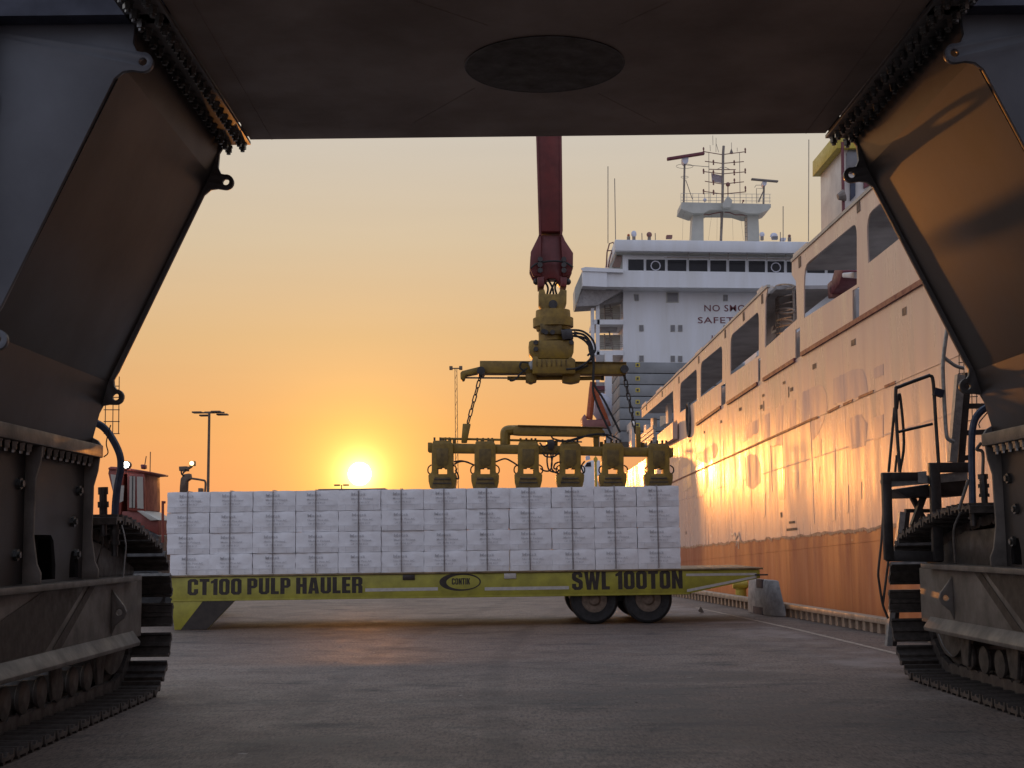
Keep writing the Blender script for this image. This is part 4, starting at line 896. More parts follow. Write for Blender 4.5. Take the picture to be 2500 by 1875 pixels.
a, b = h4((315, 725))[0], h4((1375, 385))[0]; hb('plate_seam', ext(a, b, 80), ext(a, b, -30), .006, .03, -.002, patchm)
a, b = h4((870, 1095))[0], h4((1280, 1050))[0]; hb('plate_seam', ext(a, b, 80), ext(a, b, -30), .006, .03, -.010, boot_m)
for x, yt, yb in ((855, 280, 690), (868, 690, 950), (320, 440, 760), (610, 470, 760)):
    a, b = h4((x, yt), (x, yb)); yy = (a[0]+b[0])/2; MB().box(hx(yy)-.006, hx(yy)+.01, yy-.035, yy+.035, b[1], a[1]).build('weld_seam', goldm, hullo)
# boot topping, ragged upper edge
bt = h4((60, 1095), (1280, 970)); top_ = []
yy = 112.0; rr = random.Random(3)
while yy > -30:
    z_ = ext(bt[0], bt[1], yy)[1]; top_.append((yy, z_+rr.uniform(-.035, .045))); yy -= .30 if yy > 15 else 1.2
bo = MB()
for a, b in zip(top_, top_[1:]):
    bo.add([h3(a, -.006), h3(b, -.006), h3((b[0], -2.6), -.006), h3((a[0], -2.6), -.006), h3(a, .01), h3(b, .01)], [(0, 1, 2, 3), (0, 1, 5, 4)])
bo.build('boot_topping', boot_m, hullo)
ed = MB()
for a, b in zip(top_, top_[1:]):
    if a[0] > 75 or a[0] < 10: continue
    ed.add([h3(a, -.012), h3(b, -.012), h3((b[0], b[1]-rr.uniform(.03, .10)), -.012), h3((a[0], a[1]-rr.uniform(.03, .10)), -.012)], [(0, 1, 2, 3)])
ed.build('growth_line', mat('growth_line', (.55, .33, .20), .7, 0, .3, 8), hullo, kind='stuff')
# overpainted patches on the plating
prd = random.Random(5)
def patch(px, m, off=-.004, src=h4):
    out = []
    for (a, b), (c, d) in zip(px, px[1:]+px[:1]):
        L = math.hypot(c-a, d-b); n_ = max(1, int(L/9)); vert = abs(d-b) > 2*abs(c-a)
        for i in range(n_):
            t = i/n_; w_ = (1.2 if vert else 5.0)*(0 if i == 0 else 1)
            out.append((a+(c-a)*t+prd.uniform(-w_, w_)*.5, b+(d-b)*t+prd.uniform(-w_, w_)))
    MB().prism([h3(p, off) for p in src(*out)], (.0018, 0, 0)).build('paint_patch', m, hullo)
for i, q in enumerate([[(440, 450), (445, 365), (470, 335), (535, 305), (532, 388)], [(566, 440), (566, 288), (601, 270), (601, 432)], [(612, 480), (640, 470), (640, 240), (684, 224), (680, 470)], [(726, 380), (726, 200), (762, 186), (762, 372)], [(800, 332), (800, 150), (870, 112), (905, 100), (930, 108), (952, 160), (955, 250), (930, 330), (900, 400), (862, 440), (855, 322)],
                        [(992, 222), (992, 62), (1085, 18), (1130, 2), (1172, 6), (1195, 60), (1205, 150)], [(1240, 60), (1240, 0), (1300, -30), (1300, 40)], [(150, 560), (155, 520), (190, 500), (220, 480), (255, 455), (275, 462), (285, 500), (270, 545), (215, 580)], [(450, 540), (480, 520), (520, 530), (545, 590), (545, 700), (500, 740), (455, 720)],
                        [(1080, 330), (1100, 300), (1160, 280), (1200, 340), (1190, 470), (1090, 500)], [(1240, 300), (1300, 280), (1300, 420), (1240, 440)]]):
    patch(q, patchm, -.0025-.0001*i)
for i, q in enumerate([[(652, 625), (697, 612), (695, 800), (668, 808), (655, 795)], [(730, 642), (776, 628), (774, 735), (738, 742)], [(788, 622), (862, 612), (858, 680), (822, 692), (790, 690)], [(880, 610), (910, 600), (905, 700), (885, 700)], [(975, 590), (1005, 480), (1005, 930), (985, 940)], [(905, 440), (917, 430), (917, 530), (905, 525)], [(145, 610), (200, 575), (205, 765), (150, 800)], [(225, 590), (268, 570), (270, 745), (230, 760)], [(212, 770), (235, 700), (238, 850), (215, 860)], [(330, 720), (440, 680), (440, 740), (335, 770)], [(1060, 720), (1085, 715), (1085, 880), (1062, 885)], [(0, 580), (45, 565), (45, 690), (10, 690)], [(60, 620), (120, 585), (125, 720), (70, 760)], [(480, 760), (492, 745), (492, 850), (482, 850)], [(1155, 700), (1165, 690), (1166, 800), (1156, 800)], [(560, 780), (575, 760), (575, 900), (562, 915)]]):
    patch(q, glossm if i in (6, 7, 8, 11, 12, 0) else goldm, -.0045-.0001*i)
for q in ([(716, 112), (720, 110), (720, 175), (716, 177)], [(728, 120), (744, 112), (744, 135), (728, 142)], [(683, 82), (697, 75), (697, 92), (683, 98)], [(556, 160), (568, 154), (568, 170), (556, 175)], [(543, 225), (556, 220), (556, 245), (543, 250)], [(563, 200), (566, 198), (566, 258), (563, 260)], [(414, 242), (428, 236), (428, 256), (414, 261)], [(299, 320), (308, 315), (308, 332), (299, 336)], [(197, 385), (204, 381), (204, 396), (197, 399)], [(108, 438), (115, 434), (115, 448), (108, 451)], [(722, 938), (756, 934), (756, 948), (722, 952)], [(706, 982), (770, 975), (770, 990), (706, 997)], [(668, 885), (676, 880), (678, 910), (671, 915)], [(86, 1000), (91, 998), (91, 1015), (87, 1016)]):
    MB().prism([h3(p, -.009) for p in h4(*q)], (.003, 0, 0)).build('hull_mark', dust, hullo)
for q in ([(2195+8, 750+4), (2213, 748), (2213, 768), (2203, 772)], [(2078, 832), (2089, 826), (2089, 842), (2078, 846)], [(1984, 890), (1993, 886), (1993, 898), (1984, 903)]):
    MB().prism([h3(hYZ(*p), -.006) for p in q], (.003, 0, 0)).build('hull_mark', dust, hullo)
# drawn outline mark and mooring pipe
mk = MB()
for a, b in (((368, 1018), (388, 1012)), ((388, 1012), (392, 1045)), ((392, 1045), (412, 1010)), ((412, 1010), (420, 1050)), ((400, 1060), (398, 1090)), ((412, 1068), (412, 1105))): mk.bar(h3(h4(a)[0], -.013), h3(h4(b)[0], -.013), .01, .07)
mk.build('chalk_mark', stripe, hullo, kind='stuff')
p = hP(*c4((108, 315))[0]); ring = [p+V((-.02, .42*math.cos(t*math.pi/10), .62*math.sin(t*math.pi/10))) for t in range(21)]
MB().tube(ring, .07, 8).build('fairlead', dust, hullo); MB().prism(ring[:-1], (.03, 0, 0)).build('fairlead_opening', navy, hullo)
# fore mooring deck pieces at the low end (seen past the claws)
def hpl(nm, px, off, t, m, par=ship, conv=c8b): return MB().prism([hP(*q, off) for q in conv(*px)], (t, 0, 0)).build(nm, m, par)
hpl('bulwark_panel', [(1000, 985), (1182, 832), (1182, 1030), (1000, 1130)], -.25, .2, hull_m); hpl('panel_end', [(1182, 832), (1222, 812), (1222, 1010), (1182, 1030)], -.02, .1, txt_red)
hpl('sloping_panel', [(490, 1030), (685, 820), (692, 880), (560, 1060), (500, 1075)], .6, .2, hoistw); hpl('panel_post', [(660, 880), (692, 850), (692, 1130), (662, 1130)], .5, .2, hoistw)
for k, (a, b) in enumerate((((810, 1005), (958, 890)), ((810, 1055), (965, 935)), ((835, 1090), (968, 990)), ((890, 1090), (955, 1045)))):
    p, q_ = hP(*c8b(a)[0], .3), hP(*c8b(b)[0], .3); MB().bar(p, q_, .12, .16).build('mooring_rail', stripe, ship)
for q in ([(1098, 640), (1125, 610), (1130, 840), (1100, 855)], [(920, 790), (950, 780), (955, 890), (918, 920)], [(838, 870), (865, 860), (865, 930), (838, 960)]): hpl('stanchion_post', q, .5, .18, hoistw)
hpl('deck_locker', [(1030, 760), (1085, 755), (1085, 850), (1030, 890)], 1.6, .4, cream)

# ---- superstructure
YS = 92.0
def S(px, py, dy=0): return P(px, py, YS+dy)
def s8(l, dy=0): return [S(*q, dy) for q in c8(*l)]
def face(nm, px, dy, t, m, par, bev=0, conv=c8): return MB().prism([S(*q, dy) for q in conv(*px)], (0, t, 0)).build(nm, m, par, bevel=bev)
tower = face('superstructure', [(380, 882), (1900, 905), (1900, 1760), (376, 1760)], 0, 9, white, ship)
face('bridge_front', [(292, 800), (380, 800), (382, 796), (1900, 818), (1900, 900), (292, 885)], -1.6, 10, white, tower)
face('bridge_wing', [(160, 787), (292, 792), (292, 886), (160, 880)], -1.8, 3.0, white, tower)
face('wing_cap', [(152, 785), (175, 778), (380, 790), (380, 808), (160, 800)], -1.9, .3, white, tower)
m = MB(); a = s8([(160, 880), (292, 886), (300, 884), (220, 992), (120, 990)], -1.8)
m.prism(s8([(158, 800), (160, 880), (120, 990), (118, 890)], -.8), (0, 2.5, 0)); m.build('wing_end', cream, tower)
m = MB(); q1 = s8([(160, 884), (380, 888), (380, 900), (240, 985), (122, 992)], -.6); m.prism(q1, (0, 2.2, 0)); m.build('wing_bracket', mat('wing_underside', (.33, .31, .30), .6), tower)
band = face('wheelhouse', [(376, 700), (1900, 722), (1900, 820), (376, 800)], -1.0, 8, white, tower)
face('wheelhouse_side', [(305, 780), (340, 712), (378, 712), (376, 800), (305, 800)], -.9, 7, cream, tower); face('side_window', [(318, 778), (342, 716), (370, 716), (372, 745), (362, 782)], -1.0, .05, mat('amber_glass', (.18, .10, .07), .15), tower)
face('roof_parapet', [(335, 630), (1900, 648), (1900, 712), (335, 690)], -2.0, 10, white, tower, .03)
face('brow', [(335, 690), (1900, 712), (1900, 725), (340, 705)], -1.5, 9, cream, tower)
xs = [(405, 492), (502, 607), (618, 722), (733, 836), (848, 938), (950, 1040), (1056, 1147), (1158, 1250), (1262, 1360), (1372, 1470), (1482, 1580), (1592, 1690)]
for i, (a, b) in enumerate(xs):
    d = (a-405)*.0135
    f = face('bridge_window', [(a, 735+d), (b, 735+d), (b, 800+d), (a, 798+d)], -1.06, .05, white, tower)
    face('pane', [(a+2, 737+d), (b-2, 737+d), (b-2, 798+d), (a+2, 796+d)], -1.12, .04, glassd, f)
    if i in (1, 7):
        cc = S(*c8(((a+b)/2, 770+d))[0], -1.16); MB().tube([cc+V((.32*math.cos(t*.5236), 0, .32*math.sin(t*.5236))) for t in range(13)], .04, 6).build('clear_view_screen', radarw, f)
m = MB()
for a, b in xs[::1]:
    if a < 600: 
        continue
    q = s8([(a-2, 722), (b+8, 722), (b+8, 696), (b+8, 735)], -1.7); d = (a-405)*.0135*YS/F/2.212
    for p in q: p.z -= d
    m.tube(q[:2], .03, 5); m.tube(q[2:], .035, 5)
m.tube(s8([(600, 728), (1800, 745)], -1.9), .03, 5)
m.build('window_rail', mastm, tower)
for q in ([(436, 925), (464, 925), (464, 962), (440, 962)], [(612, 915), (680, 915), (680, 970), (612, 970)], [(919, 928), (945, 928), (945, 963), (919, 963)], [(464, 1090), (490, 1090), (491, 1125), (466, 1125)], [(635, 1090), (660, 1090), (660, 1127), (635, 1127)], [(675, 1090), (700, 1090), (700, 1127), (675, 1127)], [(921, 1092), (945, 1092), (945, 1127), (921, 1127)], [(465, 1255), (491, 1255), (491, 1290), (465, 1290)], [(635, 1256), (660, 1256), (660, 1290), (635, 1290)], [(675, 1257), (700, 1257), (700, 1290), (675, 1290)]):
    f = face('cabin_window', q, -.06, .08, cream, tower, .02)
    cx_ = sum(a for a, b in q)/4; cy_ = sum(b for a, b in q)/4; face('pane', [(cx_+(a-cx_)*.84, cy_+(b-cy_)*.86) for a, b in q], -.075, .03, port, f)
def stext(s, x, yb, w8, h8_):
    o = S(*c8((x, yb))[0], -.03); sc = YS/F/2.212
    return lettering(s, o, (1, 0, -.013), (0, 0, 1), w8*sc, h8_*sc, txt_red, tower, .006, 1.1)
stext('NO SMOKING', 818, 1018, 368, 36); stext('SAFETY FIRST', 783, 1082, 445, 34); stext('IMO', 858, 1172, 96, 26)
# open stair decks at the port side
for y0_, y1_ in ((990, 1062), (1150, 1225)):
    face('gallery_back', [(250, y0_-5), (378, y0_-5), (378, y1_), (250, y1_)], 2.6, .1, cream, tower)
    for k in range(5):
        m = MB(); yy = y0_+12+k*10; m.tube(s8([(282, yy), (322, yy+1)], 1.2), .035, 5); m.tube(s8([(255, yy+6), (378, yy+6)], -.2), .02, 5) if k > 1 else None; m.build('stair_tread', mastm, tower)
    m = MB(); m.tube(s8([(300, y0_-40), (322, y1_)], 1.1), .05, 5); m.tube(s8([(278, y0_-10), (282, y1_)], 1.1), .05, 5); m.build('stair_stringer', mastm, tower)
for q in ([(232, 985), (252, 985), (252, 1760), (234, 1760)], [(205, 1000), (222, 998), (226, 1260), (206, 1260)]): face('gallery_post', q, -.2, .4, white, tower)
for y in (1062, 1228): face('gallery_deck', [(215, y), (380, y), (380, y+26), (215, y+26)], -.2, 4, white, tower)
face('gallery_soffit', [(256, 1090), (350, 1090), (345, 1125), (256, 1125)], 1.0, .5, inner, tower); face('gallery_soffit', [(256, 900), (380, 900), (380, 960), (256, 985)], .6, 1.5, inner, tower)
face('tower_pillar', [(283, 1240), (322, 1240), (322, 1760), (284, 1760)], -1.8, .8, white, tower); face('tower_web', [(322, 1300), (338, 1300), (338, 1760), (322, 1760)], -1.5, .5, hatchg, tower)
face('side_box', [(226, 1252), (284, 1252), (284, 1300), (235, 1300)], -.5, 1.5, inner, tower); face('side_box', [(215, 1400), (284, 1400), (284, 1455), (215, 1455)], -.5, 1.5, inner, tower)
for k in range(6):
    y = 1340+k*65
    face('ladder_bracket', [(336, y+40), (360, y), (366, y+8), (336, y+58)], -1.3, .3, mastm, tower)
# mast deck and radar mast
YM = 96.0
def M(px, py): return P(px, py, YM)
c6m = lambda *l: [(1600+x/5.53, 320+y/5.53) for x, y in l]
def mface(nm, px, t, m, par, dy=0): return MB().prism([P(*q, YM+dy) for q in c6m(*px)], (0, t, 0)).build(nm, m, par)
sm = YM/F/5.53
def mtube(nm, lst, r, m=mastm, par=None): 
    b = MB()
    for l in lst: b.tube([M(*q) for q in c6m(*l)], r*sm, 6)
    return b.build(nm, m, par)
mast = mface('radar_mast', [(508, 1090), (650, 1090), (652, 1480), (486, 1480)], 1.2, cream, ship)
mface('mast_leg', [(1240, 1095), (1388, 1095), (1408, 1480), (1248, 1480)], 1.2, cream, mast)
mface('mast_platform', [(355, 960), (1560, 985), (1560, 1030), (1520, 1070), (1395, 1112), (1240, 1112), (1110, 1070), (940, 1062), (740, 1062), (650, 1105), (500, 1105), (345, 1050)], 2.4, cream, mast, -.6)
mface('radar_house', [(905, 985), (978, 870), (1040, 935), (1030, 990), (1015, 1030), (920, 1030)], .8, cream, mast, -1.2)
mtube('pole', [[(885, 1478), (905, 1000), (915, 300), (922, 200)]], 18, mastm, mast); mtube('hanging_pipe', [[(890, 1480), (893, 1060)]], 14, mastm, mast)
yards = [((640, 275), (900, 318), (1220, 278)), ((668, 408), (905, 437), (1195, 412)), ((640, 545), (905, 578), (1220, 550)), ((668, 677), (905, 715), (1195, 685)), ((640, 812), (905, 850), (1225, 820)), ((725, 515), (905, 520), (1085, 520))]
for a in yards: mtube('yard', [list(a)], 6, brown, mast)
for x, y in ((652, 250), (1215, 260), (785, 420), (1066, 425), (652, 540), (785, 560), (1066, 560), (1215, 535), (785, 692), (1068, 672), (652, 815), (787, 825), (1217, 775)):
    b = MB(); b.lathe(M(*c6m((x, y+36))[0]), (0, 0, 1), [(10*sm, 0), (12*sm, 20*sm), (5*sm, 26*sm), (13*sm, 40*sm), (12*sm, 58*sm), (7*sm, 72*sm)], 8); b.build('navigation_light', brown, mast)
mtube('stay', [[(722, 285), (724, 970)]], 4, mastm, mast); mtube('stay', [[(1136, 290), (1145, 980)]], 4, mastm, mast); 
for q in ([(820, 90), (818, 285)], [(820, 170), (855, 285)], [(775, 60), (778, 190)], [(738, 190), (742, 270)], [(1105, 225), (1105, 275)], [(1027, 155), (1030, 290)]): mtube('whip_antenna', [q], 3.2, mastm, mast)
mface('antenna_cone', [(1027, 235), (1052, 295), (1005, 295)], .3, mastm, mast); mtube('antenna_arm', [[(415, 458), (720, 482)]], 4, mastm, mast)
mtube('pole_brace', [[(905, 480), (830, 518)], [(935, 485), (1010, 520)]], 4, mastm, mast)
mface('flag', [(755, 568), (895, 600), (895, 700), (765, 680)], .05, mat('flag_cloth', (.42, .36, .38), .8), mast, .3)
def scanner(x0, y0_, x1, y1_, th, base, box, m):
    a, b = M(*c6m((x0, y0_))[0]), M(*c6m((x1, y1_))[0]); o = MB().bar(a, b, .35, th*sm).build('radar_scanner', m, mast, bevel=.03)
    bx = [M(*q) for q in c6m(*box)]; MB().prism(bx, (0, .6, 0)).build('scanner_drive', radarw, o)
    MB().tube([M(*q)+V((0, .3, 0)) for q in c6m(*base)], 14*sm, 8).build('scanner_post', mastm, o); return o
scanner(158, 380, 660, 300, 38, [(390, 960), (402, 430)], [(362, 360), (450, 345), (445, 410), (420, 440), (385, 440), (366, 410)], txt_red)
scanner(1295, 650, 1655, 682, 22, [(1470, 985), (1476, 730)], [(1448, 680), (1505, 680), (1502, 720), (1485, 735), (1462, 735), (1450, 720)], mastm)
b = MB()
for (x, y, r, ry) in ((395, 475, 115, 30), (395, 622, 50, 14)): b.tube([M(*c6m((x+r*math.cos(t*.3927), y+ry*math.sin(t*.3927)))[0]) for t in range(17)], 3*sm, 5)
b.build('post_ring', mastm, mast)
for q in ([(410, 660), (500, 920)], [(1470, 780), (1385, 960)], [(1460, 800), (1400, 960)]): mtube('post_brace', [q], 5, mastm, mast)
rl = []
for x in range(345, 1560, 80): rl.append([(x, 845+(x-345)*.01), (x, 975)])
for y in (842, 892, 935): rl.append([(345, y), (1558, y+10)])
mtube('platform_rail', rl, 3, mat('rail_grey', (.45, .43, .40), .5), mast)
mtube('frame_rail', [[(1365, 975), (1365, 775), (1460, 775)], [(1340, 760), (1360, 730), (1440, 730)]], 4, mastm, mast)
for x, y, r, m in ((668, 930, 26, radarw), (1187, 942, 15, txt_red), (980, 720, 32, brown)): MB().ball(M(*c6m((x, y))[0]), r*sm).build('mast_lamp', m, mast)
mtube('lamp_post', [[(980, 870), (980, 700)], [(1165, 990), (1187, 945)]], 7, brown, mast)
mtube('cable', [[(650, 1120), (720, 1128), (800, 1110), (885, 1095)], [(935, 1095), (1000, 1100), (1080, 1130), (1230, 1135)]], 8, brown, mast)
mtube('cable', [[(365, 1070), (390, 1100), (460, 1105)], [(1450, 1090), (1440, 1120), (1400, 1115)]], 4, mastm, mast)
mtube('rigging_wire', [[(375, 1120), (365, 1470)], [(760, 1130), (715, 1470)], [(835, 1150), (830, 1470)], [(1040, 1150), (1050, 1470)], [(1150, 1150), (1190, 1470)]], 1.3, mastm, mast)
mtube('mast_ladder', [[(1210, 1140), (1212, 1475)], [(1235, 1140), (1240, 1475)]] + [[(1210, y), (1238, y)] for y in range(1170, 1470, 50)], 4, mastm, mast)
# things on the bridge roof
def roofball(nm, x, y, r, sz, m): MB().ball(S(*c8((x, y))[0], 1), r/2.212*YS/F, sz).build(nm, m, tower)
for x, y, r, sz, m in ((437, 600, 16, 1.2, radarw), (520, 604, 16, 1.0, brown), (1193, 612, 22, .9, radarw), (1129, 603, 15, 1, radarw), (408, 607, 8, 1, orangep), (1277, 611, 9, 1, brown)): roofball('radome', x, y, r, sz, m)
for x, y in ((437, 620), (520, 620), (408, 620), (1277, 625), (1129, 620)): MB().tube(s8([(x, y-6), (x, y+14)], 1), .12, 6).build('antenna_foot', mastm, tower)
face('roof_locker', [(614, 605), (645, 605), (645, 620), (614, 620)], .5, .5, brown, tower); face('roof_locker', [(1185, 612), (1215, 612), (1215, 628), (1185, 628)], -1, .3, port, tower); face('roof_locker', [(1232, 620), (1258, 620), (1258, 632), (1232, 632)], .5, .5, radarw, tower)
for l in ([(297, 235), (297, 650)], [(333, 300), (338, 630)], [(480, 595), (481, 632)], [(552, 595), (553, 632)], [(1382, 90), (1380, 640)], [(1243, 450), (1243, 640)], [(1228, 590), (1228, 640)]): MB().tube(s8(l, .5), .03, 5).build('whip_antenna', mastm, tower)

b = MB(); b.tube(s8([(288, 780), (292, 700), (305, 652), (325, 645), (330, 660), (310, 720), (298, 780)], .5), .05, 6); b.tube(s8([(290, 690), (326, 690)], .5), .04, 5); b.build('davit_rail', brown, tower)
# red davit and lifeboat station left of the hatch covers
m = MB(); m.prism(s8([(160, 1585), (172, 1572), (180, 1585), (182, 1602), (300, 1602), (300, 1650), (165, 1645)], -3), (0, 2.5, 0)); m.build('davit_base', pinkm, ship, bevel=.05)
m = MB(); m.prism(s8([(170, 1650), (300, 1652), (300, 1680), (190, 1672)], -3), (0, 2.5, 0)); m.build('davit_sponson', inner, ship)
m = MB(); m.tube(s8([(196, 1600), (212, 1440), (218, 1400)], -2.5), .22, 8); m.tube(s8([(300, 1640), (222, 1440)], -2.4), .2, 8); m.build('davit_arm', orangep, ship)
MB().ball(S(*c8((265, 1535))[0], -1.5), .75, 1.3).build('life_raft', radarw, ship)
face('davit_box', [(200, 1420), (285, 1420), (285, 1440), (200, 1440)], -1.2, 1, txt_red, ship)
# white hoist house at the ship's side (right edge of the opening)
def hoist(nm, px, Y, t, m, par=None): return MB().prism([P(*q, Y) for q in px], (0, t, 0)).build(nm, m, par, bevel=.01)
r4 = lambda *l: [(1900+x/2.765, y/2.765) for x, y in l]
hh_ = hoist('hoist_house', r4((432, 960), (900, 960), (900, 1560), (440, 1560)), 42, 3, hoistw, ship)
hoist('yellow_cap', r4((395, 890), (900, 890), (900, 1000), (395, 1000)), 41.8, 3.4, yplate, hh_)
hoist('house_window', r4((460, 1030), (480, 1005), (560, 1005), (560, 1170), (480, 1170), (460, 1140)), 41.95, .05, port, hh_)
hoist('dark_stay', r4((488, 1220), (522, 1220), (522, 1320), (488, 1355)), 41.9, .1, navy, hh_); hoist('dark_panel', r4((580, 1220), (640, 1220), (640, 1240), (580, 1270)), 41.9, .1, txt_red, hh_)
m = MB(); q = [P(*x, 41.7) for x in r4((402, 1330), (445, 1318))]; m.cyl(q[0], q[1], .1, .2, 10); m.build('floodlight', mastm, hh_)
m = MB(); q = [P(*x, 41.8) for x in r4((432, 960), (440, 1430))]; m.tube(q, .05, 6); m.build('house_edge', txt_red, hh_)
# machinery seen through the big opening
for px, m_ in (([(1520, 790), (1550, 755), (1565, 800), (1545, 870), (1500, 930), (1490, 900)], txt_red), ([(1480, 870), (1500, 850), (1505, 940), (1485, 950)], brown), ([(1560, 810), (1625, 805), (1625, 840), (1560, 835)], white)):
    MB().prism([hP(*q, 1.5) for q in c8(*px)], (.5, 0, 0)).build('deck_winch', m_, ship, bevel=.03)
# caged ladder at the gap in the bulwark
b = MB()
for l in ([(1205, 880), (1210, 1165)], [(1215, 880), (1222, 1160)], [(1300, 900), (1304, 1110)]): b.tube([hP(*q, .5) for q in c8(*l)], .03, 6)
for y in (905, 945, 985, 1025, 1065, 1105, 1140): b.tube([hP(*q, .5) for q in c8((1208, y), (1290, y-18))], .022, 5)
for y, rx in ((885, 52), (1015, 52), (1075, 45)): b.tube([hP(*c8((1255+rx*math.cos(t*.3927), y+13*math.sin(t*.3927)))[0], .5) for t in range(17)], .03, 5)
b.build('caged_ladder', mastm, ship)
MB().prism([hP(*q, .9) for q in c8((1147, 960), (1160, 885), (1310, 880), (1316, 1060), (1240, 1110), (1147, 1215))], (.1, 0, 0)).build('gap_backing', inner, ship)
MB().prism([hP(*q, .8) for q in c8((1178, 1105), (1208, 1082), (1208, 1125), (1178, 1140))], (.02, 0, 0)).build('warning_plate', cream, ship)
m = MB().prism([hP(*q, .78) for q in c8((1184, 1122), (1194, 1092), (1204, 1112))], (.015, 0, 0)); m.build('warning_triangle', navy, ship)

# ---- stacked hatch covers before the superstructure, one by one
YH = 82.0
hy = [1288, 1350, 1411, 1475, 1538, 1600, 1663]
names = ['topmost', 'second from the top', 'third from the top', 'middle', 'third from the bottom', 'second from the bottom', 'lowest']
for i, y in enumerate(hy):
    y1_ = hy[i+1] if i < 6 else y+62
    x0 = 360; q = [P(*k, YH) for k in c8((x0, y+3), (1500, y+3+12), (1500, y1_-1+12), (x0, y1_-1))]
    t = MB().prism(q, (0, 6, 0)).build('hatch_cover', hatchg, bevel=.03); t['label'] = f'grey steel hatch cover, {names[i]} of the stack before the bridge'; t['category'] = 'hatch cover'; t['group'] = 'stacked grey hatch covers on the ship'
    yc_ = (y+y1_)/2-(0 if i else 12)
    MB().prism([P(*k, YH-.02) for k in c8((446, yc_-11), (469, yc_-11), (469, yc_+11), (446, yc_+11))], (0, .03, 0)).build('yellow_socket', yplate, t)
    MB().prism([P(*k, YH-.05) for k in c8((452, yc_-6), (463, yc_-6), (463, yc_+6), (452, yc_+6))], (0, .03, 0)).build('socket_hole', navy, t)

# ------------------------------------------------------------------ quay furniture
YB2 = 29.0
c3b = lambda *l: [(1600+x/6.144, 1360+y/6.144) for x, y in l]
bar_ = thing('concrete_barrier', 'weathered grey concrete barrier block standing on the quay near the trailer end', 'barrier', PZ(*c3b((1700, 890))[0], 0))
A = PZ(*c3b((1715, 888))[0], 0); Bq = PZ(*c3b((1390, 830))[0], 0); Cq = PZ(*c3b((1970, 900))[0], 0)
ex = (Bq-A); ey = (Cq-A)
sca = A.y/F
hgt = (890-360)/6.144*sca
def bl(u, v, h): # u along the long face, v along the end
    return A + ex*u + ey*v + V((0, 0, h))
end = [(0, 0), (1, 0), (.95, .26*hgt), (.80, .55*hgt), (.62, hgt), (.10, hgt), (.02, .55*hgt)]
m = MB()
def sec(u): return [bl(u, a, b) for a, b in end]
a, b = sec(0), sec(1.0); n = len(end)
m.add(a+b, [tuple(range(n)), tuple(range(n, 2*n))[::-1]] + [(i, n+i, n+(i+1) % n, (i+1) % n) for i in range(n)])
m.build('block', concrete, bar_, bevel=.03)
for u0, u1, h0, h1 in ((.30, .74, 0.0, .16), (.30, .58, hgt-.19, hgt+.004)):
    q = [bl(u0, -.015, h0), bl(u1, -.015, h0), bl(u1, -.015, h1), bl(u0, -.015, h1)]
    MB().prism([p+(ey.normalized()*(.02 if h0 else 0)) for p in q], ey.normalized()*.05).build('forklift_slot', navy, bar_)
bp_ = PZ(*c3b((1290, 722))[0], 0)
bol = thing('mooring_bollard', 'worn yellow mooring bollard with a wide head beside the concrete barrier', 'bollard', bp_)
k = bp_.y/F/6.144
MB().lathe(bp_, (0, 0, 1), [(85*k, 0), (80*k, 60*k), (80*k, 230*k), (100*k, 260*k)], 20).build('column', yplate, bol)
MB().lathe(bp_+V((-120*k, 0, 300*k)), (1, 0, 0), [(48*k, 0), (56*k, 10*k), (56*k, 215*k), (48*k, 225*k)], 18).build('head', yplate, bol)
p = PZ(*c3b((680, 845))[0], 0); k = p.y/F/6.144
m = MB(); m.add([p+V((-40*k, 0, .05)), p+V((0, -.05, .16)), p+V((10*k, .05, .01)), p+V((55*k, .02, .015)), p+V((25*k, .1, .12))], [(0, 1, 2), (1, 3, 2), (1, 4, 3)])
o = m.build('paper_scrap', scrap); o['label'] = 'small torn white paper scrap lying on the asphalt behind the wheels'; o['category'] = 'paper'
# crumbs of debris on the asphalt
db = MB(); rd = random.Random(11)
for _ in range(80):
    yy = rd.uniform(11, 34); xx = rd.uniform(-.30, .30)*yy*1.1; 
    if xx > quayx(yy)-.6: continue
    a = rd.uniform(0, 3); l = rd.uniform(.01, .035)*rd.choice((1, 1, 1, 2)); w_ = l*rd.uniform(.3, .8); hz_ = rd.uniform(.003, .012)
    ca, sa = math.cos(a), math.sin(a)
    q = [V((xx+u*ca-v*sa, yy+u*sa+v*ca, z_)) for u, v, z_ in ((-l, -w_, .001), (l, -w_*.6, .001), (l*.7, w_, .001), (-l*.8, w_*.9, .001), (rd.uniform(-l, l)*.4, 0, hz_))]
    db.add(q, [(0, 1, 4), (1, 2, 4), (2, 3, 4), (3, 0, 4)])
db.build('debris', mat('debris', (.38, .34, .30), .8, 0, .8, 1.5, col2=(.04, .035, .03)), kind='stuff')
# sign post and van seen between the claws
Yv = 62.0
v5 = lambda *l, Y=Yv: [P(*q, Y) for q in [(1380+x/5.53, 950+y/5.53) for x, y in l]]
sg = thing('sign_post', 'pale sunlit post with a diamond warning sign seen between the lifting claws', 'sign', (v5((410, 1300))[0].x, Yv, 0))
a = v5((395, 975), (425, 975)); MB().prism([a[0], a[1], V((a[1].x, Yv, 0)), V((a[0].x, Yv, 0))], (0, .2, 0)).build('post', yplate, sg)
MB().prism(v5((410, 900), (440, 945), (432, 978), (388, 978), (380, 945)), (0, .06, 0)).build('sign_plate', yplate, sg)
Yv = 75.0
vn = thing('white_van', 'small white van parked on the quay far behind the claws', 'van', (v5((310, 1300), Y=75)[0].x, 75, 0))
q = v5((240, 1130), (255, 1050), (275, 1010), (290, 985), (355, 960), (470, 960), (470, 1300), (240, 1300), Y=75)
for p in q[-2:]: p.z = .35
